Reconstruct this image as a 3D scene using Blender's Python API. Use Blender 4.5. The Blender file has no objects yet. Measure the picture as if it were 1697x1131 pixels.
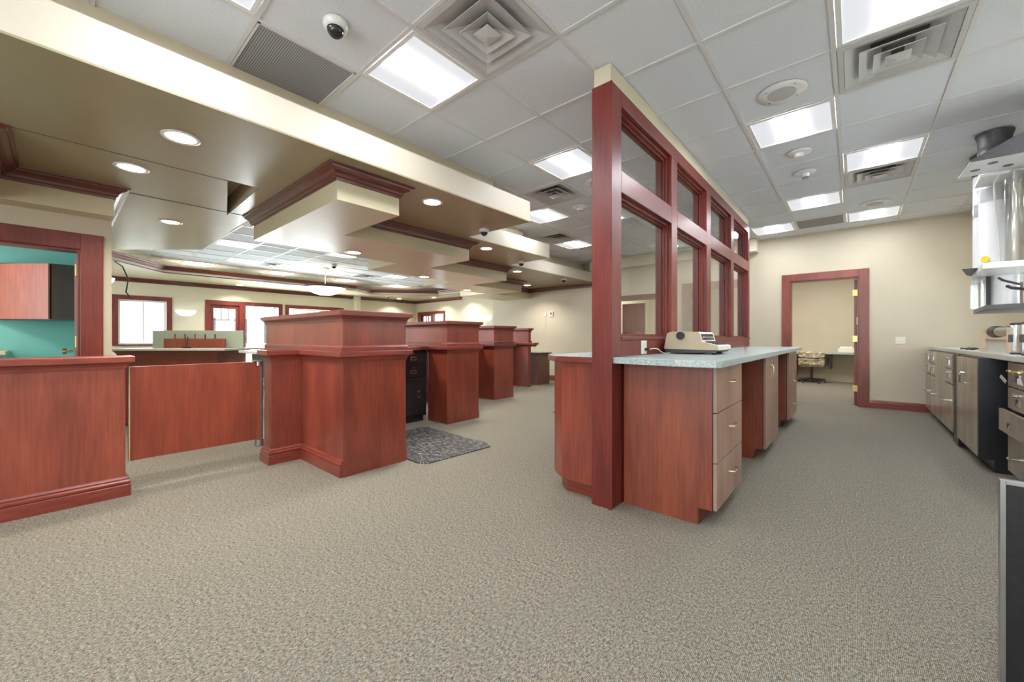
import bpy, bmesh, math, random
from mathutils import Vector, Matrix
random.seed(7)
sc = bpy.context.scene
col = sc.collection
PI = math.pi
# ---------------------------------------------------------------- camera
W, H = 1697, 1131
cam_d = bpy.data.cameras.new('camera'); cam = bpy.data.objects.new('camera', cam_d); col.objects.link(cam)
cam.location = (0, 0, 1.114)
cam.rotation_euler = (PI/2, 0, math.radians(40.88))
cam_d.sensor_width = 36.0; cam_d.sensor_fit = 'HORIZONTAL'
cam_d.lens = 655.0/W*36.0
cam_d.shift_y = (560.4-H/2)/W
cam_d.clip_start = 0.02; cam_d.clip_end = 200
sc.camera = cam
# ---------------------------------------------------------------- world, exposure
world = bpy.data.worlds.new('world'); sc.world = world; world.use_nodes = True
bgn = world.node_tree.nodes['Background']
bgn.inputs[0].default_value = (0.93, 0.97, 1.0, 1); bgn.inputs[1].default_value = 2.6
sc.view_settings.view_transform = 'Standard'; sc.view_settings.look = 'None'
sc.view_settings.gamma = 1.0; sc.view_settings.use_curve_mapping = False
sc.view_settings.exposure = 1.1
TROFFER = 22.0      # glow of the fluorescent troffers
DOWN = 9.0         # watts of each recessed can lamp
sc.cycles.max_bounces = 10; sc.cycles.diffuse_bounces = 6; sc.cycles.glossy_bounces = 4
sc.cycles.transparent_max_bounces = 12; sc.cycles.transmission_bounces = 6
sc.cycles.sample_clamp_indirect = 6.0
sc.cycles.use_denoising = True
sc.cycles.caustics_reflective = False; sc.cycles.caustics_refractive = False

# ---------------------------------------------------------------- materials
def lin(c):
    return tuple(((v/255)/12.92 if v/255 <= .04045 else (((v/255)+.055)/1.055)**2.4) for v in c)+(1,)
def new_mat(name):
    m = bpy.data.materials.new(name); m.use_nodes = True
    nt = m.node_tree; b = nt.nodes['Principled BSDF']
    return m, nt, b
def coords(nt, scale=(1, 1, 1), rot=(0, 0, 0)):
    g = nt.nodes.new('ShaderNodeNewGeometry'); mp = nt.nodes.new('ShaderNodeMapping')
    mp.inputs['Scale'].default_value = scale; mp.inputs['Rotation'].default_value = rot
    nt.links.new(g.outputs['Position'], mp.inputs['Vector']); return mp.outputs['Vector']
def noise(nt, vec, scale, detail=3, rough=.5):
    n = nt.nodes.new('ShaderNodeTexNoise'); n.inputs['Scale'].default_value = scale
    n.inputs['Detail'].default_value = detail; n.inputs['Roughness'].default_value = rough
    nt.links.new(vec, n.inputs['Vector']); return n.outputs['Fac']
def ramp(nt, fac, stops):
    r = nt.nodes.new('ShaderNodeValToRGB'); e = r.color_ramp.elements
    while len(e) < len(stops): e.new(.5)
    for k, (p, c) in enumerate(stops): e[k].position = p; e[k].color = lin(c)
    nt.links.new(fac, r.inputs['Fac']); return r.outputs['Color']
def mixc(nt, fac, a, b, mode='MIX'):
    m = nt.nodes.new('ShaderNodeMix'); m.data_type = 'RGBA'; m.blend_type = mode
    for i, v in ((0, fac), (6, a), (7, b)):
        if hasattr(v, 'links'): nt.links.new(v, m.inputs[i])
        elif isinstance(v, tuple): m.inputs[i].default_value = v
        else: m.inputs[i].default_value = v
    return m.outputs[2]
def bump(nt, b, h, strength, dist=.002):
    n = nt.nodes.new('ShaderNodeBump'); n.inputs['Strength'].default_value = strength; n.inputs['Distance'].default_value = dist
    nt.links.new(h, n.inputs['Height']); nt.links.new(n.outputs['Normal'], b.inputs['Normal'])
def plain(name, c, rough=.5, metal=0, var=6, nscale=9, spec=.5):
    m, nt, b = new_mat(name)
    f = noise(nt, coords(nt), nscale, 4)
    lo = tuple(max(0, v-var) for v in c); hi = tuple(min(255, v+var) for v in c)
    nt.links.new(ramp(nt, f, [(.3, lo), (.7, hi)]), b.inputs['Base Color'])
    b.inputs['Roughness'].default_value = rough; b.inputs['Metallic'].default_value = metal
    b.inputs['Specular IOR Level'].default_value = spec
    return m
def wood(name, dark, mid, light, rough=.36, vertical=True, coat=.4):
    m, nt, b = new_mat(name)
    s = (26, 26, 1.6) if vertical else (3, 3, 26)
    v1 = coords(nt, s); v2 = coords(nt, (3.2, 3.2, .8) if vertical else (.6, .6, 2))
    f1 = noise(nt, v1, 2.2, 5, .62); f2 = noise(nt, v2, 1.5, 3, .5)
    c1 = ramp(nt, f1, [(.2, dark), (.5, mid), (.82, light)])
    c2 = ramp(nt, f2, [(.32, (202, 196, 200)), (.68, (255, 250, 240))])
    nt.links.new(mixc(nt, 1.0, c1, c2, 'MULTIPLY'), b.inputs['Base Color'])
    b.inputs['Roughness'].default_value = rough
    b.inputs['Coat Weight'].default_value = coat; b.inputs['Coat Roughness'].default_value = .28
    bump(nt, b, f1, .12, .001)
    return m
def emit(name, c, s):
    m, nt, b = new_mat(name); b.inputs['Base Color'].default_value = lin((240, 240, 240))
    b.inputs['Emission Color'].default_value = lin(c); b.inputs['Emission Strength'].default_value = s
    return m
def clear(name, tint=(250, 253, 252), gloss=.08, rough=.02):
    m, nt, b = new_mat(name)
    t = nt.nodes.new('ShaderNodeBsdfTransparent'); t.inputs[0].default_value = lin(tint)
    g = nt.nodes.new('ShaderNodeBsdfGlossy'); g.inputs['Roughness'].default_value = rough; g.inputs[0].default_value = (1, 1, 1, 1)
    fr = nt.nodes.new('ShaderNodeLayerWeight'); fr.inputs[0].default_value = .5
    pw = nt.nodes.new('ShaderNodeMath'); pw.operation = 'POWER'; pw.inputs[1].default_value = 6
    ad = nt.nodes.new('ShaderNodeMath'); ad.operation = 'ADD'; ad.inputs[1].default_value = gloss; ad.use_clamp = True
    mx = nt.nodes.new('ShaderNodeMixShader')
    nt.links.new(fr.outputs[1], pw.inputs[0]); nt.links.new(pw.outputs[0], ad.inputs[0]); nt.links.new(ad.outputs[0], mx.inputs[0])
    nt.links.new(t.outputs[0], mx.inputs[1]); nt.links.new(g.outputs[0], mx.inputs[2])
    nt.links.new(mx.outputs[0], nt.nodes['Material Output'].inputs[0]); nt.nodes.remove(b)
    return m
def carpet_mat():
    m, nt, b = new_mat('carpet')
    v = coords(nt)
    rib = nt.nodes.new('ShaderNodeTexWave'); rib.bands_direction = 'X'; rib.inputs['Scale'].default_value = 62
    rib.inputs['Distortion'].default_value = 1.2; rib.inputs['Detail'].default_value = 2; rib.inputs['Detail Scale'].default_value = 2.0
    nt.links.new(v, rib.inputs['Vector'])
    blob = noise(nt, coords(nt, (120, 70, 1)), 1.0, 4, .7)
    tuft = noise(nt, coords(nt, (330, 170, 1)), 1.0, 2, .7)
    hue = noise(nt, coords(nt, (90, 60, 1)), 1.0, 2, .6)
    base = ramp(nt, blob, [(.36, (112, 106, 96)), (.50, (156, 153, 145)), (.66, (184, 183, 178))])
    tint = ramp(nt, hue, [(.4, (214, 224, 226)), (.5, (255, 252, 244)), (.62, (250, 236, 214))])
    fleck = ramp(nt, tuft, [(.36, (112, 102, 86)), (.5, (244, 242, 238)), (.64, (255, 255, 255))])
    ribc = ramp(nt, rib.outputs['Fac'], [(.1, (178, 172, 162)), (.6, (255, 255, 255))])
    c = mixc(nt, .8, base, tint, 'MULTIPLY'); c = mixc(nt, .85, c, fleck, 'MULTIPLY'); c = mixc(nt, .7, c, ribc, 'MULTIPLY')
    nt.links.new(c, b.inputs['Base Color']); b.inputs['Roughness'].default_value = .95
    b.inputs['Specular IOR Level'].default_value = .15
    bump(nt, b, rib.outputs['Fac'], .4, .003)
    return m
def laminate_mat():
    m, nt, b = new_mat('speckled_laminate')
    f = noise(nt, coords(nt), 160, 3, .7); f2 = noise(nt, coords(nt), 60, 2)
    c = ramp(nt, f, [(.4, (112, 134, 134)), (.5, (158, 174, 173)), (.62, (188, 198, 194))])
    c = mixc(nt, .3, c, ramp(nt, f2, [(.45, (150, 165, 163)), (.6, (205, 210, 205))]))
    nt.links.new(c, b.inputs['Base Color']); b.inputs['Roughness'].default_value = .3
    return m
def tile_mat():
    m, nt, b = new_mat('ceiling_tile')
    f = noise(nt, coords(nt), 130, 5, .75)
    nt.links.new(ramp(nt, f, [(.3, (206, 210, 216)), (.6, (226, 231, 238))]), b.inputs['Base Color'])
    b.inputs['Roughness'].default_value = .9; bump(nt, b, f, .35, .003)
    return m
def mesh_grille_mat():
    m, nt, b = new_mat('egg_crate')
    v = coords(nt, (1, 1, 1)); ck = nt.nodes.new('ShaderNodeTexBrick')
    ck.offset = 0; ck.inputs['Scale'].default_value = 1; ck.inputs['Mortar Size'].default_value = .0028
    ck.inputs['Brick Width'].default_value = .0127; ck.inputs['Row Height'].default_value = .0127
    ck.inputs['Color1'].default_value = lin((58, 60, 64)); ck.inputs['Color2'].default_value = lin((66, 68, 72)); ck.inputs['Mortar'].default_value = lin((168, 168, 170))
    nt.links.new(v, ck.inputs['Vector']); nt.links.new(ck.outputs['Color'], b.inputs['Base Color']); b.inputs['Roughness'].default_value = .7
    return m
def mat_rug():
    m, nt, b = new_mat('marbled_mat')
    f = noise(nt, coords(nt, (12, 110, 10), (0, 0, .35)), 1.1, 5, .7)
    nt.links.new(ramp(nt, f, [(.4, (34, 36, 40)), (.54, (58, 60, 63)), (.64, (196, 196, 190))]), b.inputs['Base Color'])
    b.inputs['Roughness'].default_value = .45; bump(nt, b, f, .4, .004)
    return m
def tapestry():
    m, nt, b = new_mat('patterned_upholstery')
    vo = nt.nodes.new('ShaderNodeTexVoronoi'); vo.inputs['Scale'].default_value = 22
    nt.links.new(coords(nt, (1, 1, 1.6)), vo.inputs['Vector'])
    sx = nt.nodes.new('ShaderNodeSeparateColor'); nt.links.new(vo.outputs['Color'], sx.inputs[0])
    nt.links.new(ramp(nt, sx.outputs[0], [(.15, (128, 112, 92)), (.4, (196, 178, 140)), (.6, (156, 150, 144)), (.85, (214, 202, 172))]), b.inputs['Base Color'])
    b.inputs['Roughness'].default_value = .9
    return m
def building_mat():
    m, nt, b = new_mat('pale_brick')
    ck = nt.nodes.new('ShaderNodeTexBrick'); ck.inputs['Scale'].default_value = 4
    ck.inputs['Color1'].default_value = lin((235, 232, 228)); ck.inputs['Color2'].default_value = lin((225, 222, 218)); ck.inputs['Mortar'].default_value = lin((246, 246, 246))
    nt.links.new(coords(nt, (1, 1, 1), (PI/2, 0, 0)), ck.inputs['Vector']); nt.links.new(ck.outputs['Color'], b.inputs['Base Color'])
    return m

M = dict(
 carpet=carpet_mat(), tile=tile_mat(), lam=laminate_mat(), grille=mesh_grille_mat(), rug=mat_rug(), tap=tapestry(), brick=building_mat(),
 cherry=wood('cherry_wood', (118, 49, 36), (138, 65, 49), (154, 80, 63)),
 cherryh=wood('cherry_trim', (104, 38, 30), (130, 56, 45), (148, 74, 60), vertical=False),
 post=wood('cherry_frame', (98, 32, 28), (124, 48, 40), (140, 62, 52), rough=.38, coat=.12),
 brown=wood('brown_laminate', (112, 52, 34), (140, 72, 50), (152, 84, 62), coat=.1, rough=.45),
 crown=wood('cherry_crown', (82, 30, 26), (104, 42, 36), (122, 56, 48), rough=.24, vertical=False, coat=.5),
 drawer=wood('taupe_drawer_front', (160, 130, 114), (172, 142, 126), (182, 154, 138), coat=.1, rough=.4),
 steelish=wood('bronze_laminate', (138, 127, 110), (152, 141, 124), (166, 155, 138), rough=.24, coat=.35),
 walnut=wood('dark_walnut', (40, 26, 24), (54, 36, 32), (66, 46, 40)),
 fascia2=plain('cream_hood_paint', (198, 190, 160), .32, var=3, nscale=2),
 walnutb=plain('brown_panel',(98,66,52),.45,var=6), cherry2=wood('cabinet_cherry', (138, 60, 40), (168, 80, 54), (186, 98, 66)), orangew=wood('orange_wood', (178, 84, 44), (196, 98, 52), (208, 112, 62)),
 cherryg=wood('gate_cherry', (118, 46, 28), (137, 59, 41), (151, 73, 53), rough=.3), posth=wood('cherry_frame_rail', (98, 32, 28), (124, 48, 40), (140, 62, 52), rough=.38, coat=.12, vertical=False),
 dome=plain('smoked_dome', (40, 40, 42), .08, var=2), diff2=plain('speaker_mesh', (186, 186, 188), .8, var=4, nscale=300),
 throat=plain('vent_throat', (110, 110, 112), .6, var=4),
 paint=plain('tan_wall_paint', (197, 187, 165), .6, var=3, nscale=2),
 paint2=plain('cream_wall_paint', (210, 202, 180), .6, var=3, nscale=2),
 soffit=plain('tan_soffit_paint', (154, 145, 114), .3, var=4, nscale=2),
 fascia=plain('cream_fascia_paint', (196, 188, 170), .5, var=3, nscale=2),
 teal=plain('teal_wall_paint', (120, 186, 178), .6, var=3, nscale=2),
 white=plain('white_enamel', (226, 226, 226), .35, var=3), grid=plain('white_grid_metal', (214, 214, 214), .4, var=2),
 diff=plain('grey_enamel', (196, 196, 197), .35, var=3),
 ivory=plain('ivory_plastic', (224, 220, 204), .4, var=2), black=plain('black_laminate', (30, 31, 34), .35, var=5, nscale=60),
 blackm=plain('black_metal', (32, 33, 36), .3, var=4), dkgrey=plain('dark_grey_plastic', (66, 66, 68), .45, var=5, nscale=40),
 chrome=plain('polished_chrome', (210, 210, 210), .15, 1, var=3), steel=plain('brushed_steel', (170, 168, 164), .3, 1, var=6),
 brass=plain('brass', (214, 190, 120), .3, 1, var=6), gold=plain('satin_brass_pull', (222, 200, 160), .25, 1, var=4),
 alu=plain('aluminium', (180, 182, 184), .3, 1, var=6), beige=plain('beige_plastic', (184, 168, 142), .5, var=3), offwhite=plain('off_white_plastic', (216, 212, 198), .45, var=2),
 tube=plain('white_plastic_tube', (232, 232, 234), .3, var=2), greytop=plain('pale_grey_laminate', (186, 188, 178), .3, var=3, nscale=80),
 greenp=plain('green_speckled_panel', (160, 172, 158), .6, var=10, nscale=90), ply=plain('pale_plywood', (206, 184, 158), .6, var=8, nscale=20),
 paper=plain('paper', (236, 234, 236), .8, var=2), grass=plain('pavement', (225, 225, 222), .9, var=5), yellow=plain('yellow_sticker', (240, 210, 30), .5, var=2),
 glow=emit('troffer_lamp', (246, 249, 255), TROFFER), lampw=emit('downlight_lamp', (255, 246, 226), 6.0), bowl=emit('frosted_bowl', (255, 232, 198), 1.1),
 sconce=emit('frosted_sconce', (226, 246, 238), .42), glass=clear('clear_glass', gloss=.03), acrylic=clear('clear_acrylic', (238, 240, 240), .22, .08),
)
# ---------------------------------------------------------------- mesh tools
class B:
    def __init__(s): s.v = []; s.f = []; s.mi = []; s.sm = []
    def add(s, vs, fs, mi=0, smooth=False):
        o = len(s.v); s.v += [tuple(v) for v in vs]; s.f += [tuple(i+o for i in f) for f in fs]; s.mi += [mi]*len(fs); s.sm += [smooth]*len(fs); return s
    def box(s, x0, x1, y0, y1, z0, z1, mi=0):
        x0, x1 = sorted((x0, x1)); y0, y1 = sorted((y0, y1)); z0, z1 = sorted((z0, z1))
        return s.add([(x0, y0, z0), (x1, y0, z0), (x1, y1, z0), (x0, y1, z0), (x0, y0, z1), (x1, y0, z1), (x1, y1, z1), (x0, y1, z1)],
              [(0, 3, 2, 1), (4, 5, 6, 7), (0, 1, 5, 4), (1, 2, 6, 5), (2, 3, 7, 6), (3, 0, 4, 7)], mi)
    def prism(s, poly, z0, z1, mi=0):
        a = sum(poly[i][0]*poly[(i+1) % len(poly)][1]-poly[(i+1) % len(poly)][0]*poly[i][1] for i in range(len(poly)))
        if a < 0: poly = poly[::-1]
        n = len(poly); vs = [(x, y, z0) for x, y in poly]+[(x, y, z1) for x, y in poly]
        return s.add(vs, [tuple(range(n-1, -1, -1)), tuple(range(n, 2*n))]+[(i, (i+1) % n, n+(i+1) % n, n+i) for i in range(n)], mi)
    def extr(s, poly, axis, a, b, mi=0):
        """polygon in the plane across axis ('x': (y,z); 'y': (x,z)) extruded from a to b"""
        n = len(poly)
        f = (lambda p, t: (t, p[0], p[1])) if axis == 'x' else (lambda p, t: (p[0], t, p[1]))
        vs = [f(p, a) for p in poly]+[f(p, b) for p in poly]
        return s.add(vs, [tuple(range(n)), tuple(range(2*n-1, n-1, -1))]+[(i, n+i, n+(i+1) % n, (i+1) % n) for i in range(n)], mi)
    def cyl(s, p0, p1, r, n=20, r2=None, mi=0, caps=True):
        p0 = Vector(p0); p1 = Vector(p1); d = (p1-p0).normalized(); u = d.orthogonal().normalized(); w = d.cross(u); r2 = r if r2 is None else r2
        vs = [p0+(u*math.cos(2*PI*i/n)+w*math.sin(2*PI*i/n))*r for i in range(n)]+[p1+(u*math.cos(2*PI*i/n)+w*math.sin(2*PI*i/n))*r2 for i in range(n)]
        s.add(vs, [(i, (i+1) % n, n+(i+1) % n, n+i) for i in range(n)], mi, True)
        if caps: s.add(vs, [tuple(range(n-1, -1, -1)), tuple(range(n, 2*n))], mi)
        return s
    def lathe(s, c, prof, n=32, a0=0, a1=2*PI, mi=0):
        full = abs(a1-a0-2*PI) < 1e-6; m = n if full else n+1; k = len(prof)
        vs = [(c[0]+r*math.cos(a0+(a1-a0)*i/n), c[1]+r*math.sin(a0+(a1-a0)*i/n), c[2]+z) for i in range(m) for r, z in prof]
        fs = [(i*k+j, ((i+1) % m)*k+j, ((i+1) % m)*k+j+1, i*k+j+1) for i in range(n) for j in range(k-1)]
        return s.add(vs, fs, mi, True)
    def tube(s, pts, r, n=8, mi=0):
        pts = [Vector(p) for p in pts]; k = len(pts); vs = []
        u = (pts[1]-pts[0]).orthogonal().normalized()
        for i, p in enumerate(pts):
            d = (pts[min(i+1, k-1)]-pts[max(i-1, 0)]).normalized(); u = (u-d*u.dot(d)).normalized(); w = d.cross(u)
            vs += [p+(u*math.cos(2*PI*j/n)+w*math.sin(2*PI*j/n))*r for j in range(n)]
        s.add(vs, [(i*n+j, i*n+(j+1) % n, (i+1)*n+(j+1) % n, (i+1)*n+j) for i in range(k-1) for j in range(n)], mi, True)
        return s.add(vs, [tuple(range(n-1, -1, -1)), tuple(range((k-1)*n, k*n))], mi)
    def sweep(s, path, prof, closed=False, z=0, mi=0):
        """profile [(out, z)] carried along a plan path; out is to the right of travel, mitred"""
        n = len(path); P = [Vector(p) for p in path]; k = len(prof); vs = []
        def nr(a, b): d = (b-a).normalized(); return Vector((d.y, -d.x))
        for i in range(n):
            if closed or 0 < i < n-1:
                n1 = nr(P[i-1], P[i]); n2 = nr(P[i], P[(i+1) % n]); m = (n1+n2)/(1+n1.dot(n2))
            else: m = nr(P[0], P[1]) if i == 0 else nr(P[-2], P[-1])
            vs += [(P[i].x+m.x*o, P[i].y+m.y*o, z+zz) for o, zz in prof]
        fs = []
        for i in range(n if closed else n-1):
            a, b = i*k, ((i+1) % n)*k
            for j in range(k): fs.append((a+j, b+j, b+(j+1) % k, a+(j+1) % k))
        if not closed: fs += [tuple(range(k-1, -1, -1)), tuple(range((n-1)*k, n*k))]
        return s.add(vs, fs, mi)
def root_loc(o):
    while o is not None and o.parent: o = o.parent
    return Vector(o.location) if o is not None else Vector((0, 0, 0))
def part(name, b, mat, parent=None, bevel=0, label=None, off=None):
    me = bpy.data.meshes.new(name); r = root_loc(parent) if parent else Vector(off or (0, 0, 0))
    me.from_pydata([(v[0]-r.x, v[1]-r.y, v[2]-r.z) for v in b.v], [], b.f)
    for m in (mat if isinstance(mat, (list, tuple)) else [mat]): me.materials.append(M[m] if isinstance(m, str) else m)
    for p, i, sm in zip(me.polygons, b.mi, b.sm): p.material_index = i; p.use_smooth = sm
    bm = bmesh.new(); bm.from_mesh(me); bmesh.ops.recalc_face_normals(bm, faces=bm.faces); bm.to_mesh(me); bm.free()
    o = bpy.data.objects.new(name, me); col.objects.link(o)
    if parent: o.parent = parent
    else: o.location = r
    if bevel:
        md = o.modifiers.new('bevel', 'BEVEL'); md.width = bevel; md.segments = 2; md.limit_method = 'ANGLE'; md.angle_limit = math.radians(40)
    if label: o['label'] = label
    return o
def thing(name, label, cat, loc=(0, 0, 0), group=None):
    o = bpy.data.objects.new(name, None); col.objects.link(o); o.location = loc; o.empty_display_size = .1
    o['label'] = label; o['category'] = cat
    if group: o['group'] = group
    return o
def single(name, b, mat, label, cat, group=None, bevel=0, off=None):
    o = part(name, b, mat, None, bevel, off=off); o['label'] = label; o['category'] = cat
    if group: o['group'] = group
    return o
def struct(name, b, mat, label=None, bevel=0, parent=None):
    o = part(name, b, mat, parent, bevel); 
    if parent is None: o['kind'] = 'structure'
    if label: o['label'] = label
    return o
def copy_thing(src, loc, label, group=None):
    o = src.copy(); col.objects.link(o); o.location = loc; o['label'] = label
    if group: o['group'] = group
    for ch in src.children:
        c = ch.copy(); col.objects.link(c); c.parent = o
        for g in ch.children:
            d = g.copy(); col.objects.link(d); d.parent = c
    return o
ZC = 2.907; ZS = 2.44; ZH = 2.19; YB = 8.5
CROWN = [(0, 0), (.012, 0), (.014, .018), (.026, .028), (.03, .045), (.05, .062), (.078, .074), (.082, .086), (.098, .088), (.1, .1), (0, .1)]
BASE = [(0, 0), (.026, 0), (.026, .078), (.018, .084), (.024, .092), (.024, .104), (.014, .112), (.016, .122), (.008, .134), (0, .137)]
BASEW = [(0, 0), (.018, 0), (.018, .09), (.012, .098), (.014, .108), (.006, .124), (0, .128)]

# ================================================================ SHELL
struct('floor', B().box(-14.2, 2.2, -2.6, 13.2, -.08, 0), 'carpet', 'grey and tan patterned loop pile carpet')
single('pavement', B().box(-60, -13.95, -30, 40, -.3, -.12), 'grass', 'pale paved ground outside the lobby windows', 'pavement')

def pl_wall(name, axis, pos, th, a0, a1, z0, z1, holes, mat, label):
    """wall slab with rectangular openings; holes: (a0,a1,z0,z1)"""
    b = B()
    def bx(p0, p1, q0, q1):
        if p1-p0 < 1e-4 or q1-q0 < 1e-4: return
        if axis == 'x': b.box(pos, pos+th, p0, p1, q0, q1)
        else: b.box(p0, p1, pos, pos+th, q0, q1)
    cur = a0
    for h in sorted(holes):
        bx(cur, h[0], z0, z1); bx(h[0], h[1], z0, h[2]); bx(h[0], h[1], h[3], z1); cur = h[1]
    bx(cur, a1, z0, z1)
    return struct(name, b, mat, label)
# back wall (far end of the work room)
pl_wall('wall_back', 'y', YB, .15, -8.1, 1.75, 0, ZC+.1, [(-4.6, -3.05, 0, 1.965), (-.851, .057, 0, 2.105)], 'paint', 'tan painted wall at the far end of the room')
pl_wall('wall_lobby_back', 'y', 9.65, .15, -13.53, -8.1, 0, 3.0, [(-13.3, -11.8, 0, 2.04)], 'paint2', 'cream wall at the back of the lobby')
struct('wall_return', B().box(-8.1, -7.95, YB+.15, 9.8, 0, 3.0), 'paint2', 'short return wall beside the lobby back wall')
pl_wall('wall_windows', 'x', -13.53, -.2, -2.6, 9.85, 0, 3.0, [(1.0, 1.893, .96, 2.06), (2.82, 4.53, 0, 2.05), (4.84, 6.5, .9, 2.05)], 'paint2', 'cream lobby wall with windows and entrance door')
pl_wall('wall_right', 'x', 1.75, .15, -2.6, 13, 0, ZC+.1, [(3.4, 7.6, 1.0, 1.75)], 'paint2', 'tan wall on the drive-up side')
struct('bulkhead', B().box(1.265, 1.75, 4.9, YB, 1.878, ZC), 'paint', 'tan boxed bulkhead in the corner above the drive-up counter')
struct('wall_office', B().box(-5.34, -5.176, -2.6, -.95, 0, ZH).box(-5.34, -5.176, .144, .339, 0, ZH).box(-5.34, -5.176, -.95, .144, 1.90, ZH), 'paint', 'tan wall around the office door')
struct('wall_office_far', B().box(-7.9, -7.5, -2.6, .239, 0, ZH+.3).box(-7.9, -5.34, .239, .339, 0, ZH+.3), 'teal', 'teal painted office wall')
struct('wall_office_side', B().box(-7.9, -5.34, .3395, .345, 0, ZS), 'paint2', 'cream outer face of the office wall, lobby side')
struct('wall_room_beyond', B().box(-5.2, 1.75, 12.98, 13.1, 0, ZC), 'paint', 'cream wall of the room beyond the open doorway')
struct('wall_room_side', B().box(-5.3, -5.15, YB+.15, 13.1, 0, ZC), 'paint2', 'side wall of the room beyond the doorway')
struct('ceiling_room_beyond', B().box(-5.3, 1.9, YB+.1, 13.1, ZC, ZC+.1), 'white', 'ceiling of the room beyond the doorway')

# ---------------------------------------------------------------- ceilings of the work room and lobby: real lay-in tiles
GX, GY, GS = -.7065, 2.567, .61
me_tile = None
def tile_mesh():
    b = B(); h = GS/2-.013
    b.add([(-h, -h, 0), (h, -h, 0), (h, h, 0), (-h, h, 0), (-h, -h, .016), (h, -h, .016), (h, h, .016), (-h, h, .016)],
          [(0, 3, 2, 1), (4, 5, 6, 7), (0, 1, 5, 4), (1, 2, 6, 5), (2, 3, 7, 6), (3, 0, 4, 7)])
    return b
def cell_c(i, j): return (GX+GS*(i+.5), GY+GS*(j+.5))
struct('wall_rear_added', B().box(-5.3, -2.6, -2.75, -2.6, 0, ZC+.1).box(1.2, 1.9, -2.75, -2.6, 0, ZC+.1).box(-2.6, 1.2, -2.75, -2.6, 2.5, ZC+.1).box(-2.6, 1.2, -2.75, -2.6, 0, .3), 'paint', 'unseen tan rear wall behind the camera, with a wide opening added to let in light')  # unseen; rear wall and its opening invented to supply light
def make_ceiling(x0, x1, y0, y1, irange, jrange, skip, label):
    root = struct('ceiling', B().box(x0, x1, y0, y1, ZC+.07, ZC+.12), 'grid', label)
    gr = B()
    for i in range(irange[0], irange[1]+2):
        x = GX+GS*i
        if x0 < x < x1: gr.box(x-.0125, x+.0125, y0, y1, ZC, ZC+.07)
    part('grid_main_runner', gr, 'grid', root)
    gr = B()
    for j in range(jrange[0], jrange[1]+2):
        y = GY+GS*j
        if y0 < y < y1: gr.box(x0, x1, y-.0115, y+.0115, ZC+.001, ZC+.07)
    part('grid_cross_runner', gr, 'grid', root)
    global me_tile
    for i in range(irange[0], irange[1]+1):
        for j in range(jrange[0], jrange[1]+1):
            if (i, j) in skip: continue
            cx, cy = cell_c(i, j); h = GS/2
            if cx+h <= x0+.01 or cx-h >= x1-.01 or cy+h <= y0+.01 or cy-h >= y1-.01: continue
            if cx-h >= x0-.01 and cx+h <= x1+.01 and cy-h >= y0-.01 and cy+h <= y1+.01:
                if me_tile is None:
                    o = part('ceiling_tile', tile_mesh(), 'tile', root); me_tile = o.data
                else:
                    o = bpy.data.objects.new('ceiling_tile', me_tile); col.objects.link(o); o.parent = root
                o.location = (cx, cy, ZC+.009)
            else:
                a0, a1 = max(cx-h+.013, x0), min(cx+h-.013, x1); c0, c1 = max(cy-h+.013, y0), min(cy+h-.013, y1)
                if a1-a0 > .02 and c1-c0 > .02: part('ceiling_tile', B().box(a0, a1, c0, c1, ZC+.009, ZC+.025), 'tile', root)
    return root
work_lights = {(1, 0): 0, (0, 2): 0, (0, 6): 0, (-1, 8): 0, (1, 4): 0, (1, 8): 0, (-3, -2): 0, (-3, -4): 0, (-3, 1): 0, (-5, 3): 0, (-6, 6): 0, (1, -4): 0, (-1, -4): 0, (1, -8): 0, (-1, -8): 0, (-3, -8): 0, (3, -2): 0, (3, 2): 0}  # ends with unseen troffers added for fill light
work_vents = {(1, 1): 0, (1, 5): 0, (-2, -2): 0, (-4, 2): 0, (-6, 5): 0}
work_grilles = {(-4, -3): 0, (0, 8): 0, (-5, -6): 0}
make_ceiling(-6.4, 1.75, -2.6, YB, (-10, 4), (-9, 10), {**work_lights, **work_vents, **work_grilles}, 'white lay-in tile ceiling of the work room')
lob_lights = {(-14, -1): 0, (-17, 0): 0, (-19, -1): 0, (-19, 2): 0, (-13, 2): 0, (-16, 6): 0, (-19, 5): 0, (-11, 6): 0, (-19, 8): 0}
lob_vents = {(-17, 1): 0, (-17, 5): 0}
lob_grilles = {(-14, 0): 0, (-12, 3): 0}
make_ceiling(-13.5, -6.41, .36, 9.65, (-22, -10), (-5, 11), {**lob_lights, **lob_vents, **lob_grilles}, 'white lay-in tile ceiling of the lobby')

def troffer(i, j, label):
    cx, cy = cell_c(i, j); t = thing('ceiling_light', label, 'ceiling light', (cx, cy, ZC), 'square fluorescent ceiling lights')
    h = .288; a = .262
    fr = B()
    for sx in (-1, 1):
        fr.box(cx+sx*a, cx+sx*h, cy-h, cy+h, ZC-.004, ZC+.012); fr.box(cx-a, cx+a, cy+sx*a, cy+sx*h, ZC-.004, ZC+.012)
    part('frame', fr, 'white', t)
    part('side_reflector', B().add([(cx-a, cy-a, ZC+.002), (cx-.1, cy-a, ZC+.014), (cx-.1, cy+a, ZC+.014), (cx-a, cy+a, ZC+.002)], [(0, 1, 2, 3)])
         .add([(cx+a, cy-a, ZC+.002), (cx+.1, cy-a, ZC+.014), (cx+.1, cy+a, ZC+.014), (cx+a, cy+a, ZC+.002)], [(0, 3, 2, 1)]), M['refl'], t)
    part('lamp_diffuser', B().box(cx-.1, cx+.1, cy-a, cy+a, ZC+.006, ZC+.016), 'glow', t)
    return t
M['refl'] = emit('painted_glow_reflector', (246, 249, 255), .3)  # emission stands in for lamp light falling on the side reflectors
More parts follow.
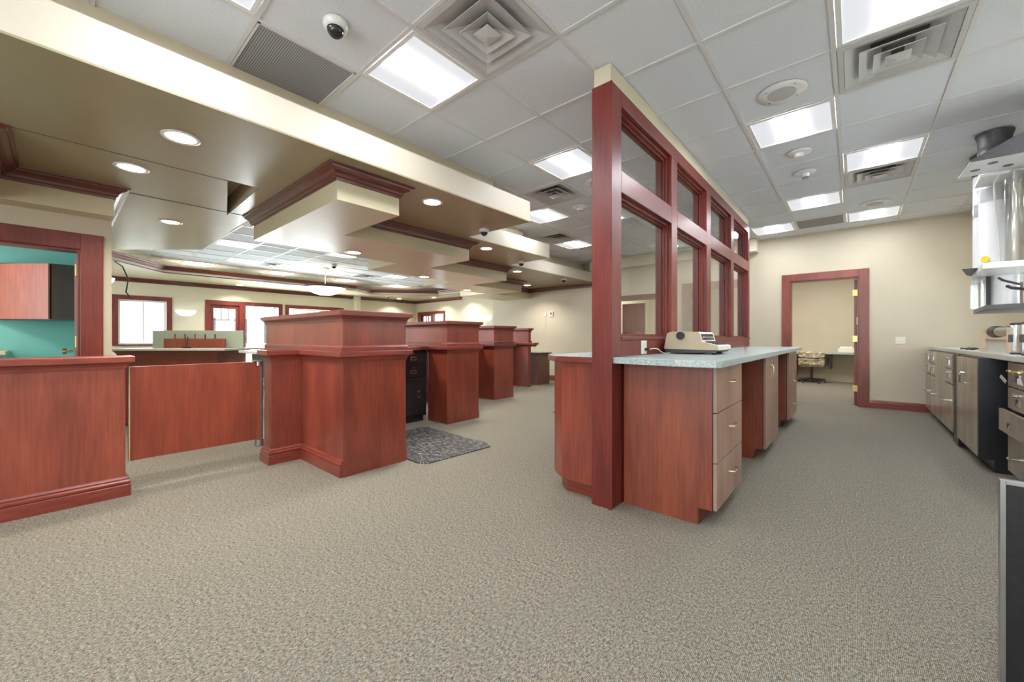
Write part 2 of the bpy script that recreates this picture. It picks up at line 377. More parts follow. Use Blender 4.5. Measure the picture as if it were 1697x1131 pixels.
M['refl'].node_tree.nodes['Principled BSDF'].inputs['Base Color'].default_value = lin((150, 151, 154))
def diffuser(i, j, label):
    cx, cy = cell_c(i, j); t = thing('ceiling_vent', label, 'vent', (cx, cy, ZC), 'square ceiling air diffusers')
    h = .29
    b = B()
    for sx in (-1, 1):
        b.box(cx+sx*(h-.03), cx+sx*h, cy-h, cy+h, ZC-.003, ZC+.015); b.box(cx-h+.03, cx+h-.03, cy+sx*(h-.03), cy+sx*h, ZC-.003, ZC+.015)
    part('frame', b, 'diff', t)
    part('throat', B().box(cx-h+.03, cx+h-.03, cy-h+.03, cy+h-.03, ZC+.055, ZC+.06), 'throat', t)
    for a, zo, c, zi in ((.258, .002, .13, .05), (.185, -.01, .075, .036), (.115, -.02, .03, .022)):
        r = B(); q = lambda w, z: [(cx+sx*w, cy+sy*w, ZC+z) for sx, sy in ((-1, -1), (1, -1), (1, 1), (-1, 1))]
        vs = q(a, zo)+q(c, zi)+q(a, zo+.004)
        r.add(vs, [(k, (k+1) % 4, 4+(k+1) % 4, 4+k) for k in range(4)]+[(8+k, 8+(k+1) % 4, (k+1) % 4, k) for k in range(4)]+[(8+k, 8+(k+1) % 4, 4+(k+1) % 4, 4+k) for k in range(4)])
        part('louvre', r, 'diff', t)
    a = .06
    part('centre_cone', B().add([(cx-a, cy-a, ZC-.022), (cx+a, cy-a, ZC-.022), (cx+a, cy+a, ZC-.022), (cx-a, cy+a, ZC-.022), (cx, cy, ZC-.036), (cx, cy, ZC+.01)],
         [(k, (k+1) % 4, 4) for k in range(4)]+[(k, (k+1) % 4, 5) for k in range(4)]), 'diff', t)
    return t
def return_grille(i, j, label):
    cx, cy = cell_c(i, j); t = thing('return_grille', label, 'grille', (cx, cy, ZC), 'egg-crate return air grilles')
    h = .29; b = B()
    for sx in (-1, 1):
        b.box(cx+sx*(h-.012), cx+sx*h, cy-h, cy+h, ZC-.002, ZC+.015); b.box(cx-h, cx+h, cy+sx*(h-.012), cy+sx*h, ZC-.002, ZC+.015)
    part('frame', b, 'grid', t); part('egg_crate_panel', B().box(cx-h+.012, cx+h-.012, cy-h+.012, cy+h-.012, ZC+.004, ZC+.016), 'grille', t)
L_ = {(1, 0): 'large ceiling light beside the biggest right-hand vent, cut by the top of the photo', (0, 2): 'ceiling light next to the round speaker in the right-hand room',
 (0, 6): 'ceiling light two tiles beyond the smoke detectors in the right-hand room', (-1, 8): 'ceiling light touching the far top corner of the glazed partition',
 (1, 4): 'ceiling light between the two right-hand vents, left of the tube station', (1, 8): 'ceiling light nearest the back wall, right of the grey grille',
 (-3, -2): 'big ceiling light between the dome camera and the nearest square vent', (-3, -4): 'ceiling light cut by the top edge left of the dome camera',
 (-3, 1): 'ceiling light just left of the partition post', (-5, 3): 'ceiling light behind the end of the nearest cream fascia', (-6, 6): 'farthest small ceiling light left of the partition post',
 (1, -4): 'added unseen ceiling light over the area behind the camera, right side', (3, -2): 'added unseen ceiling light above the near end of the drive-up counter', (3, 2): 'added unseen ceiling light above the drive-up counter, right of the tube station', (1, -8): 'added unseen rear ceiling light behind the camera, right side', (-1, -8): 'added unseen rear ceiling light behind the camera, middle', (-3, -8): 'added unseen rear ceiling light behind the camera, left side', (-1, -4): 'added unseen ceiling light over the area behind the camera, left side',  # this row: unseen troffers added to brighten the rear and right side
 (-14, -1): 'lobby ceiling light nearest the soffit edge, by the grey grille', (-17, 0): 'lobby ceiling light in the middle row left of the pendant', (-19, -1): 'lobby ceiling light at far left by the crown moulding',
 (-19, 2): 'lobby ceiling light near the window wall left of the bowl pendant', (-13, 2): 'lobby ceiling light right of the bowl pendant behind the can light', (-16, 6): 'lobby ceiling light right of the far lobby vent',
 (-19, 5): 'lobby ceiling light above the moulding right of the pendant', (-11, 6): 'lobby ceiling light hidden behind the stepped soffit', (-19, 8): 'lobby ceiling light in the far right corner of the coffer'}
for k in {**work_lights, **lob_lights}: troffer(*k, L_[k])
V_ = {(1, 1): 'largest right-hand square vent with stepped louvres', (1, 5): 'smaller right-hand vent beyond the bright square light', (-2, -2): 'nearest square vent at top centre of the photo',
 (-4, 2): 'vent above the end of the nearest cream fascia', (-6, 5): 'farthest vent left of the partition post', (-17, 1): 'lobby ceiling vent left of the bowl pendant', (-17, 5): 'lobby ceiling vent right of the bowl pendant'}
for k in {**work_vents, **lob_vents}: diffuser(*k, V_[k])
G_ = {(-4, -3): 'large grey egg-crate grille beside the dome camera', (0, 8): 'grey egg-crate grille near the back wall', (-5, -6): 'grey grille at the top left corner over the fascia',
 (-14, 0): 'grey grille in the lobby ceiling beside the first light', (-12, 3): 'grey grille in the lobby ceiling beside the stepped soffit'}
for k in {**work_grilles, **lob_grilles}: return_grille(*k, G_[k])

# ---------------------------------------------------------------- soffits
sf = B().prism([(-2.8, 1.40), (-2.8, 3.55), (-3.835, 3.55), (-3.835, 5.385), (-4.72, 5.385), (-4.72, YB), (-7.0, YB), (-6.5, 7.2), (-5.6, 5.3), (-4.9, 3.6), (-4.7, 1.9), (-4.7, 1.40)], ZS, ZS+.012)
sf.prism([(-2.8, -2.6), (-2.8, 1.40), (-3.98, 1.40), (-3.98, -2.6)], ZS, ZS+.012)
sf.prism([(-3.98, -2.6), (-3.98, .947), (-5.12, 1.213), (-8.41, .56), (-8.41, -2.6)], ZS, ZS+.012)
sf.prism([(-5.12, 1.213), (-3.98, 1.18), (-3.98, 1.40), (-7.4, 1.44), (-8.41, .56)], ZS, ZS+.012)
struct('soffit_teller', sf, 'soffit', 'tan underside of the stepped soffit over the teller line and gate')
rc = B().prism([(-3.98, .947), (-3.97, .947), (-3.97, 1.19), (-3.98, 1.19)], ZS+.012, 2.64).prism([(-3.98, 1.18), (-5.12, 1.213), (-5.12, 1.225), (-3.98, 1.192)], ZS+.012, 2.64)
rc.prism([(-3.98, .947), (-5.12, 1.213), (-5.12, 1.203), (-3.98, .937)], ZS+.012, 2.64).prism([(-3.9, .9), (-3.9, 1.25), (-5.2, 1.25), (-5.2, 1.15)], 2.63, 2.64)
struct('soffit_recess', rc, 'fascia', 'small triangular recess in the soffit left of the first hood')
struct('trim_1', B().box(-5.006, -4.998, .42, 1.42, ZS-.003, ZS+.002).box(-4.004, -3.998, -.2, .947, ZS-.002, ZS+.002), 'dkgrey', 'thin reveal line in the gate soffit')
fa = B().prism([(-2.8, -2.6), (-2.8, 3.55), (-3.835, 3.55), (-3.835, 5.385), (-4.72, 5.385), (-4.72, YB), (-5.4, YB), (-5.4, 5.9), (-5.4, 5.0), (-4.5, 5.0), (-4.5, 3.2), (-3.5, 3.2), (-3.5, -2.6)], ZS+.012, 2.67)
struct('fascia', fa, 'fascia', 'cream stepped fascia of the teller soffit')
struct('fascia_cove', B().prism([(-3.11, -2.6), (-3.11, 3.27), (-4.17, 3.27), (-4.17, 5.1), (-5.0, 5.1), (-5.0, YB), (-6.4, YB), (-6.4, 1.5), (-6.4, -2.6)], 2.67, ZC+.015), 'paint', 'tan set-back wall above the stepped fascia')
hoodf = [(-5.03, 1.43), (-3.03, 1.43), (-3.03, 1.98), (-4.045, 1.98), (-4.045, 3.76), (-4.94, 3.76), (-4.94, 5.55), (-5.87, 5.55), (-5.87, 7.12), (-6.7, 7.12), (-6.7, YB)]
hoodb = [(-7.7, YB), (-7.7, 6.85), (-6.78, 6.85), (-6.78, 5.0), (-5.81, 5.0), (-5.81, 3.23), (-5.0, 3.23), (-5.0, 1.43)]
hb = B()
for p in ([(-5.0, 1.43), (-3.03, 1.43), (-3.03, 1.98), (-5.0, 1.98)], [(-5.0, 1.98), (-4.045, 1.98), (-4.045, 3.23), (-5.0, 3.23)], [(-5.81, 3.23), (-4.045, 3.23), (-4.045, 3.76), (-5.81, 3.76)],
          [(-5.81, 3.76), (-4.94, 3.76), (-4.94, 5.0), (-5.81, 5.0)], [(-6.78, 5.0), (-4.94, 5.0), (-4.94, 5.55), (-6.78, 5.55)], [(-6.78, 5.55), (-5.87, 5.55), (-5.87, 6.85), (-6.78, 6.85)],
          [(-7.7, 6.85), (-5.87, 6.85), (-5.87, 7.12), (-7.7, 7.12)], [(-7.7, 7.12), (-6.7, 7.12), (-6.7, YB), (-7.7, YB)]):
    hb.prism(p, ZH, ZH+.3)
struct('hood', hb, 'fascia2', 'cream stepped hood hanging over the teller stations')
struct('trim_2', B().sweep(hoodf, CROWN, z=ZS-.1), 'crown', 'dark red crown moulding stepping round the teller hoods')
struct('bulkhead_office', B().box(-5.34, -4.96, -2.6, .34, ZH, ZS).box(-7.9, -5.34, .25, .34, ZH, ZS).box(-4.96, -3.98, -2.6, -.28, ZH, ZS), 'fascia2', 'tan boxed bulkhead over the office door')
struct('trim_3', B().sweep([(-3.98, -.28), (-4.96, -.28), (-4.96, .34), (-7.9, .34)], CROWN, z=ZS-.1), 'crown', 'dark red crown moulding over the office door')
# lobby
edge = [(-9.0, -.53), (-10.67, .715), (-11.86, 1.61), (-11.86, 6.18), (-12.45, 7.05), (-10.97, 8.75), (-8.1, 8.9)]
ls = B().prism([(-13.53, -2.6), (-9.0, -2.6), (-9.0, -.53), (-10.67, .715), (-11.86, 1.61), (-13.53, 1.61)], 2.6, 2.615)
ls.prism([(-13.53, 1.61), (-11.86, 1.61), (-11.86, 6.18), (-12.45, 7.05), (-13.53, 7.05)], 2.6, 2.615)
ls.prism([(-13.53, 7.05), (-12.45, 7.05), (-10.97, 8.75), (-10.97, 9.65), (-13.53, 9.65)], 2.6, 2.615).prism([(-10.97, 8.75), (-8.1, 8.9), (-8.1, 9.65), (-10.97, 9.65)], 2.6, 2.615)
struct('soffit_lobby', ls, 'fascia2', 'cream lowered soffit round the lobby ceiling')
struct('fascia_lobby', B().sweep(edge, [(-.03, 0), (0, 0), (0, .06), (-.03, .06)], z=2.6), 'fascia', 'cream edge of the lobby soffit')
struct('trim_4', B().sweep(edge, [(o, z*.9) for o, z in CROWN]+[(-.03, .09), (-.03, 0)], z=2.66), 'cherryh', 'red crown moulding round the lobby ceiling coffer')
struct('trim_5', B().sweep([(-13.53, -2.6), (-13.53, 9.65), (-10.75, 9.65)], CROWN, z=2.5), 'crown', 'dark red crown moulding on the lobby walls')
struct('trim_6', B().sweep([(-8.1, YB), (-4.72, YB)], CROWN, z=ZS-.1), 'crown', 'dark red crown moulding on the back wall')
struct('pilaster', B().box(-13.53, -13.3, 6.95, 7.12, 0, 2.6), 'paint2', 'narrow cream pilaster on the window wall')
# baseboards
struct('baseboard_back', B().sweep([(-8.1, YB), (-4.72, YB)], BASE), 'cherryh', 'red baseboard on the far wall', 0)
struct('baseboard_right', B().sweep([(.175, YB), (.86, YB)], BASEW), 'cherryh', 'red baseboard right of the open doorway')
struct('baseboard_lobby', B().sweep([(-13.53, 1.98), (-13.53, 2.7)], BASEW), 'cherryh', 'red baseboard on the window wall')
struct('baseboard_beyond', B().sweep([(-4.4, 12.98), (1.75, 12.98)], [(0, 0), (.015, 0), (.015, .1), (0, .1)]), 'paint', 'tan baseboard in the room beyond')

# ================================================================ DOORS AND WINDOWS
def casing(b, axis, pos, out, a0, a1, zt, w, t=.02, z0=0):
    """flat mitred casing round an opening a0..a1, head zt; out=+-1 direction the trim stands proud"""
    p0, p1 = pos, pos+out*t
    def bx(u0, u1, q0, q1):
        if axis == 'x': b.box(p0, p1, u0, u1, q0, q1)
        else: b.box(u0, u1, p0, p1, q0, q1)
    bx(a0-w, a0, z0, zt+w); bx(a1, a1+w, z0, zt+w); bx(a0, a1, zt, zt+w)
    return b
def hinge(par, x, y, z, sx=.03, sy=.004):
    part('hinge', B().box(x-sx, x+sx, y-sy, y+sy, z-.05, z+.05).cyl((x+sx, y, z-.052), (x+sx, y, z+.052), .006, 8), 'brass', par)
# door_1: open doorway in the back wall
d1 = struct('door_1', casing(B(), 'y', YB, -1, -.851, .057, 2.105, .126), 'cherry', 'open doorway with wide red casing in the back wall', .004)
part('jamb', B().box(-.86, -.838, YB, YB+.15, 0, 2.105).box(.044, .066, YB, YB+.15, 0, 2.105).box(-.838, .044, YB, YB+.15, 2.09, 2.115), 'cherry', d1)
lf = part('door_leaf', B().box(-.0, .042, YB+.16, YB+1.04, .01, 2.08), 'cherry', d1, .002)
for z in (.28, 1.1, 1.86): hinge(lf, .012, YB+.15, z, .03, .012)
part('latch', B().box(.03, .046, YB+.04, YB+.06, 1.33, 1.45), 'ivory', d1)
# door_2: office doorway at left
d2 = struct('door_2', casing(B(), 'x', -5.176, 1, -.95, .144, 1.895, .142), 'post', 'office doorway with red casing at the left', .004)
part('jamb', B().box(-5.34, -5.176, .128, .146, 0, 1.9).box(-5.34, -5.176, -.95, -.93, 0, 1.9).box(-5.34, -5.176, -.93, .128, 1.88, 1.9), 'post', d2)
lf = part('door_leaf', B().box(-6.0, -5.37, .126, .168, .01, 1.872), 'post', d2, .002)
for z in (1.08, 1.73): hinge(lf, -5.356, .124, z, .026, .008)
part('door_knob', B().lathe((0, 0, 0), [(.001, 0)], 3).cyl((-5.95, .12, .98), (-5.95, .06, .98), .01, 10).cyl((-5.95, .075, .98), (-5.95, .045, .98), .028, 14), 'brass', lf)
# door_3: cased opening seen through the partition glass
d3 = struct('door_3', casing(B(), 'y', YB, -1, -4.6, -3.05, 1.965, .11), 'cherryh', 'cased opening in the back wall seen through the partition glass', .003)
lf = part('door_leaf', B().box(-4.25, -3.7, YB+.5, YB+.54, .01, 1.93), 'brown', d3)
for x0 in (-4.19, -3.95):
    part('raised_panel', B().box(x0, x0+.2, YB+.488, YB+.5, 1.25, 1.85), 'brown', lf, .008); part('raised_panel', B().box(x0, x0+.2, YB+.488, YB+.5, .3, 1.1), 'brown', lf, .008)
struct('bulkhead_back', B().box(-4.72, -1.33, YB-.25, YB, 2.68, ZC), 'paint2', 'tan bulkhead along the back wall over the cased opening')
# window_1
def window(name, y0, y1, z0, z1, label, w=.11, sill=True):
    b = casing(B(), 'x', -13.53, 1, y0, y1, z1, w, z0=z0)
    b.box(-13.53, -13.46, y0-w, y1+w, z0-.04, z0)
    o = struct(name, b, 'post', label, .004); return o
w1 = window('window_1', 1.0, 1.893, .96, 2.06, 'lobby window behind the reception desk')
part('sash', B().box(-13.66, -13.6, 1.0, 1.04, .96, 2.06).box(-13.66, -13.6, 1.85, 1.893, .96, 2.06).box(-13.66, -13.6, 1.04, 1.85, .96, 1.0).box(-13.66, -13.6, 1.04, 1.85, 2.02, 2.06).box(-13.66, -13.6, 1.44, 1.47, 1.0, 2.02), 'white', w1)
part('glass_pane', B().box(-13.635, -13.63, 1.04, 1.85, 1.0, 2.02), 'glass', w1)
w2 = window('window_2', 4.84, 6.5, .9, 2.05, 'lobby window behind the first teller station')
part('sash', B().box(-13.66, -13.6, 4.84, 4.88, .9, 2.05).box(-13.66, -13.6, 6.46, 6.5, .9, 2.05).box(-13.66, -13.6, 4.88, 6.46, .9, .94).box(-13.66, -13.6, 4.88, 6.46, 2.0, 2.05).box(-13.66, -13.6, 5.5, 5.53, .94, 2.0), 'white', w2)
part('glass_pane', B().box(-13.635, -13.63, 4.88, 6.46, .94, 2.0), 'glass', w2)
d4 = struct('door_4', casing(B(), 'x', -13.53, 1, 2.82, 4.53, 2.05, .12), 'post', 'glazed entrance door with sidelight in the lobby', .004)
part('mullion', B().box(-13.62, -13.5, 3.5, 3.66, 0, 2.05), 'post', d4, .004)
dl = part('door_leaf', B().box(-13.62, -13.56, 2.82, 2.9, 0, 2.05).box(-13.62, -13.56, 3.42, 3.5, 0, 2.05).box(-13.62, -13.56, 2.9, 3.42, 1.95, 2.05).box(-13.62, -13.56, 2.9, 3.42, 0, .25), 'post', d4, .003)
part('muntin', B().box(-13.605, -13.575, 2.9, 3.42, 1.615, 1.64).box(-13.605, -13.575, 3.065, 3.085, 1.64, 1.95).box(-13.605, -13.575, 3.235, 3.255, 1.64, 1.95), 'dkgrey', dl)
part('glass_pane', B().box(-13.592, -13.588, 2.9, 3.42, .25, 1.95), 'glass', dl)
part('side_glass_pane', B().box(-13.592, -13.588, 3.66, 4.53, 0, 2.05), 'glass', d4)
part('sidelight_stile', B().box(-13.62, -13.56, 4.44, 4.46, 0, 2.05), 'dkgrey', d4)
# lobby back door unit
d5 = struct('door_5', casing(B(), 'y', 9.65, -1, -13.3, -11.8, 2.04, .11), 'post', 'panelled door unit with sidelights at the back of the lobby', .004)
part('mullion', B().box(-12.55, -12.42, 9.63, 9.75, 0, 2.04).box(-13.3, -13.2, 9.63, 9.75, 0, 2.04), 'post', d5, .004)
dl = part('door_leaf', B().box(-13.2, -12.55, 9.69, 9.74, 0, 1.7).box(-13.2, -12.55, 9.69, 9.74, 1.98, 2.04).box(-13.2, -13.12, 9.69, 9.74, 1.7, 1.98).box(-12.63, -12.55, 9.69, 9.74, 1.7, 1.98)
     .box(-12.96, -12.93, 9.69, 9.74, 1.7, 1.98).box(-12.8, -12.77, 9.69, 9.74, 1.7, 1.98), 'post', d5)
part('glass_pane', B().box(-13.12, -12.63, 9.71, 9.715, 1.7, 1.98), 'glass', dl)
part('side_glass_pane', B().box(-12.42, -11.8, 9.71, 9.715, 0, 2.04), 'glass', d5)
# drive-up window behind the tube station
w3 = struct('window_3', B().box(1.745, 1.73, 3.36, 7.64, .96, 1.0).box(1.745, 1.73, 3.36, 7.64, 1.75, 1.79).box(1.745, 1.73, 7.6, 7.64, 1.0, 1.75).box(1.745, 1.73, 3.36, 3.4, 1.0, 1.75), 'white', 'drive-up window behind the tube station')
part('glass_pane', B().box(1.82, 1.826, 3.4, 7.6, 1.0, 1.75), 'glass', w3)
# neighbouring building beyond the windows
nb = thing('neighbour_building', 'pale brick building seen through the lobby windows', 'building', (-26, 4, -.12))
part('wall', B().box(-30, -26, 3.2, 9.5, -.12, 4.5), 'brick', nb)
for k in range(4): part('window', B().box(-26.03, -25.98, 3.6+k*1.45, 4.2+k*1.45, .8, 2.2), 'dkgrey', nb)
part('roof', B().box(-30.3, -25.7, 2.9, 9.8, 4.5, 4.7), 'white', nb)

# ================================================================ TELLER STATIONS
LEDGE = [(0, -.048), (.006, -.048), (.008, -.03), (.016, -.014), (.03, -.005), (.03, -.001), (.045, 0), (.045, .035), (.042, .04), (0, .04)]
TOPC = [(0, -.052), (.006, -.052), (.008, -.034), (.016, -.016), (.03, -.007), (.03, -.002), (.045, -.001), (.045, .031), (.042, .036), (0, .036)]
BAND = [(0, 0), (.014, 0), (.014, .034), (.006, .046), (0, .05)]
def rect(x0, x1, y0, y1): return [(x0, y0), (x1, y0), (x1, y1), (x0, y1)]
def station(label, xl, xr, y0, y1, near=False, ledge_x=0, xlow=None):
    t = thing('teller_station', label, 'teller station', ((xl+xr)/2, (y0+y1)/2, 0), 'cherry teller stations stepping away in a row')
    xlow = xl if xlow is None else xlow
    part('body', B().box(xlow, xr, y0, y1, 0, .965), 'cherry', t, .003)
    part('base_strip', B().box(xlow, xr+.004, y1-.001, y1+.004, 0, .1).box(xr, xr+.004, y0, y1, 0, .095), 'cherry', t)
    lr = rect(xlow, xr+ledge_x, y0, y1)
    part('ledge', B().prism(lr, .96, 1.0).sweep(lr, LEDGE, True, z=.965), 'cherryh', t)
    part('upper_box', B().box(xl, xr, y0, y1, 1.0, 1.3), 'cherry', t, .003)
    part('band_moulding', B().sweep(rect(xl, xr, y0, y1), BAND, True, z=1.003), 'cherryh', t)
    part('top_cap', B().prism(rect(xl, xr, y0, y1), 1.299, 1.334).sweep(rect(xl, xr, y0, y1), TOPC, True, z=1.3), 'cherryh', t)
    return t
s1 = station('nearest and largest cherry teller station, beside the swing gate', -4.83, -3.08, 1.50, 2.085)
part('wing_panel', B().box(-4.05, -3.88, 1.24, 1.5, 0, .965), 'cherry', s1, .003)
part('wing_ledge', B().prism(rect(-4.05, -3.88, 1.24, 1.46), .96, 1.0).sweep([(-4.05, 1.45), (-4.05, 1.24), (-3.88, 1.24), (-3.88, 1.455)], LEDGE, z=.965), 'cherryh', s1)
part('base_moulding', B().sweep([(-4.05, 1.5), (-4.05, 1.24), (-3.88, 1.24), (-3.88, 1.50), (-3.08, 1.50)], BASE), 'cherryh', s1)
part('customer_shelf', B().box(-4.66, -4.1, 1.2, 1.44, .965, .99), 'greytop', s1, .003)
arc = [(-4.1, .96), (-4.58, .96)]+[(-4.58+.48*(1-math.cos(a)), .72+.24*math.cos(a)) if False else (-4.1-.48*math.cos(a), .96-.22*math.sin(a)) for a in [k*PI/16 for k in range(0, 9)]]
part('shelf_bracket', B().extr([(-4.1, .963), (-4.5, .963)]+[(-4.1-.4*math.cos(k*PI/16), .94-.2*math.sin(k*PI/16)) for k in range(1, 9)], 'y', 1.27, 1.31), 'dkgrey', s1)
station('second teller station, behind the black pedestal', -5.72, -3.96, 3.30, 3.865, xlow=-4.36)
station('third teller station in the row', -6.62, -4.885, 5.15, 5.68, xlow=-5.3)
station('farthest teller station, narrow, near the back wall', -7.4, -5.59, 7.02, 7.12, ledge_x=.14, xlow=-6.2)
def worktop(label, xa, xb, y0, y1, xs):
    t = thing('teller_worktop', label, 'worktop', ((xa+xb)/2, (y0+y1)/2, 0), 'low worktops between the teller stations')
    part('front_panel', B().box(xa, xa+.05, y0, y1, 0, .96), 'cherry', t)
    pol = [(xa, y0), (xb, y0), (xb, y1-.42)]+[(xb-(xb-xs)*(1-math.cos(k*PI/12)), y1-.42+.25*math.sin(k*PI/12)) for k in range(1, 7)]+[(xs, y1), (xa, y1)]
    part('top', B().prism(pol, .962, 1.0), 'cherryh', t, .004)
    return t
worktop('red edged worktop between first and second teller stations', -4.86, -4.05, 2.135, 3.25, -4.3)
worktop('red edged worktop between second and third teller stations', -5.75, -4.95, 3.915, 5.1, -5.2)
worktop('red edged worktop between third and fourth teller stations', -6.6, -5.75, 5.73, 6.97, -5.9)
def pull_recess(name, par, x, y, z, w, h, face=1, mat='steel'):
    """recessed metal cup pull on a face looking along +x"""
    b = B().box(x, x+.004, y-w/2, y+w/2, z-h/2, z+h/2)
    o = part(name, b, mat, par); part('recess', B().box(x+.0041, x+.0055, y-w*.34, y+w*.34, z-h*.3, z+h*.3), 'black', o); return o
bp = thing('steel_pedestal', 'black metal teller pedestal with two drawers and a locker door under the worktop', 'pedestal', (-4.6, 2.93, 0))
part('cabinet', B().box(-4.84, -4.37, 2.58, 3.28, .075, .955), 'blackm', bp, .004)
part('plinth', B().box(-4.8, -4.4, 2.6, 3.25, 0, .075), 'blackm', bp)
for z0, z1 in ((.77, .94), (.6, .76)):
    dr = part('drawer', B().box(-4.37, -4.352, 2.6, 3.245, z0, z1), 'blackm', bp, .003)
    pull_recess('label_pull', dr, -4.352, 3.06, (z0+z1)/2-.01, .09, .045); part('lock', B().cyl((-4.352, 3.06, z1-.035), (-4.344, 3.06, z1-.035), .009, 12), 'chrome', dr)
dr = part('locker_door', B().box(-4.37, -4.352, 2.6, 3.245, .1, .59), 'blackm', bp, .003)
pull_recess('door_pull', dr, -4.352, 3.14, .37, .045, .1); part('lock', B().cyl((-4.352, 3.19, .37), (-4.344, 3.19, .37), .008, 12), 'chrome', dr)
single('floor_mat', B().prism([(-4.02, 2.14), (-2.93, 2.1), (-2.84, 2.16), (-2.8, 2.9), (-2.88, 2.96), (-3.2, 2.98), (-4.05, 3.02)], 0, .012), 'rug', 'dark grey marbled anti-fatigue mat behind the first teller station', 'floor mat', bevel=.005)
sc5 = thing('side_cabinet', 'small dark brown cabinet behind the farthest teller station', 'cabinet', (-5.9, 7.6, 0))
part('body', B().box(-6.3, -5.66, 7.45, 7.95, 0, .735), 'walnutb', sc5, .003); part('top', B().box(-6.33, -5.61, 7.42, 7.98, .735, .76), 'walnut', sc5, .003)

# ---------------------------------------------------------------- low wall and gate at the left
lw = thing('low_wall', 'low cherry half wall with ledge at the left edge', 'half wall', (-4.0, -.8, 0))
part('body', B().box(-4.06, -3.9, -2.4, .325, 0, .94), 'cherry', lw, .003)
part('ledge', B().prism(rect(-4.06, -3.9, -2.4, .325), .94, .983).sweep(rect(-4.06, -3.9, -2.4, .325), LEDGE, True, z=.945), 'cherryh', lw)
part('base_moulding', B().sweep([(-3.9, -2.4), (-3.9, .325), (-4.06, .325), (-4.06, -2.4)], BASE), 'cherryh', lw)
gt = thing('swing_gate', 'cherry swing gate panel hung between half wall and first station', 'gate', (-3.97, 1.22, 0))
part('panel', B().box(-3.99, -3.955, .352, 1.185, .225, .905), 'cherryg', gt, .002)
part('edge_strip', B().box(-3.995, -3.95, .345, .352, .225, .907), 'ply', gt)
part('pivot_rod', B().cyl((-3.965, 1.192, .2), (-3.965, 1.192, .91), .012, 12), 'dkgrey', gt)
hg = part('top_hinge', B().box(-4.02, -3.93, 1.13, 1.19, .908, .918).cyl((-3.965, 1.17, .87), (-3.965, 1.17, .915), .02, 14), 'steel', gt)
part('bottom_hinge', B().cyl((-3.965, 1.175, .17), (-3.965, 1.175, .225), .034, 18).box(-3.99, -3.94, 1.15, 1.205, .16, .17), 'steel', gt)

# ---------------------------------------------------------------- office behind the left doorway
ca, sa = math.cos(math.radians(40.88)), math.sin(math.radians(40.88))
wc = thing('wall_cabinet', 'reddish brown wall cabinet with dark side on the teal wall', 'cabinet', (-7.1, -.3, 1.325))
q0 = (-7.0, -.031); q1 = (-7.0-.72*ca, -.031-.72*sa)
part('body', B().prism([(-7.0, .2), (-7.49, .2), (-7.49, q1[1]), (q1[0]+.0, q1[1]), (q1[0]-.01*sa*0, q1[1]), q0], 1.325, 1.973), 'walnut', wc)
part('door', B().prism([(q0[0]+.012*sa, q0[1]-.012*ca), (q0[0]+.03*sa, q0[1]-.03*ca), (q1[0]+.03*sa, q1[1]-.03*ca), (q1[0]+.012*sa, q1[1]-.012*ca)], 1.33, 1.97), 'cherry2', wc, .002)
hx, hy = q0[0]-.62*ca+.05*sa, q0[1]-.62*sa-.05*ca
part('handle', B().tube([(hx-.02*sa, hy+.02*ca, 1.4), (hx, hy, 1.4), (hx, hy, 1.48), (hx-.02*sa, hy+.02*ca, 1.48)], .005), 'chrome', wc)
part('lock', B().cyl((hx+.02*ca-.02*sa, hy+.02*sa+.02*ca, 1.51), (hx+.02*ca-.012*sa, hy+.02*sa+.012*ca, 1.51), .009, 12), 'chrome', wc)
od = thing('office_worktop', 'pale worktop in the teal office behind the half wall', 'worktop', (-7.2, -1, 0))
part('top', B().box(-7.49, -6.9, -2.5, -.35, .93, .97), 'ply', od, .003); part('support', B().box(-7.45, -6.95, -.42, -.39, 0, .93), 'ply', od)

# ---------------------------------------------------------------- lobby furniture
def dirpt(u, v): return (-6.98+u*ca-v*sa, .58+u*sa+v*ca)   # u along the desk, v away from the camera
dk = thing('reception_desk', 'cherry reception desk with flared top in the lobby beyond the gate', 'desk', (-6.6, .9, 0))
def dprism(b, u0, u1, v0, v1, z0, z1): return b.prism([dirpt(u0, v0), dirpt(u1, v0), dirpt(u1, v1), dirpt(u0, v1)], z0, z1)
part('body', dprism(B(), -.06, 1.16, 0, .5, 0, .86), 'cherry', dk, .003)
part('base_moulding', dprism(B(), -.08, 1.18, -.02, .5, 0, .12), 'cherryh', dk, .003)
b = B()
for k in range(6):
    o = .02+.07*(1-math.cos(k*PI/12)); z = .84+.02*k
    dprism(b, -.06-o*.4, 1.16+o, -o, .5+o*.2, z, z+.02)
part('flared_moulding', b, 'cherryh', dk)
part('top', dprism(B(), -.12, 1.36, -.14, .55, .955, .98), 'greytop', dk, .004)
dp = thing('privacy_panel', 'grey green speckled privacy panel standing on the reception desk', 'panel', (*dirpt(.6, .42), .98))
part('panel', dprism(B(), -.02, 1.22, .4, .43, .98, 1.215), 'greenp', dp, .003)
pr_ = thing('literature_rack', 'low cherry rack with five pegs on the reception desk', 'rack', (*dirpt(.6, .3), .98))
part('board', dprism(B(), .22, 1.04, .3, .33, .98, 1.105), 'cherry', pr_, .002)
for k in range(5): part('peg', B().cyl((*dirpt(.36+.135*k, .315), 1.105), (*dirpt(.36+.135*k, .315), 1.165), .009, 8), 'cherry', pr_)
part_b = single('pen_set', B().cyl((*dirpt(.65, .15), .98), (*dirpt(.65, .15), .992), .05, 16).tube([(*dirpt(.65, .15), .99), (*dirpt(.66, .15), 1.06), (*dirpt(.67, .15), 1.13)], .006), 'black', 'black counter pen on its base on the reception desk', 'pen', off=(*dirpt(.65, .15), .98))
ch = thing('guest_chair', 'white curved guest chair beyond the reception desk', 'chair', (-6.9, 2.25, 0))
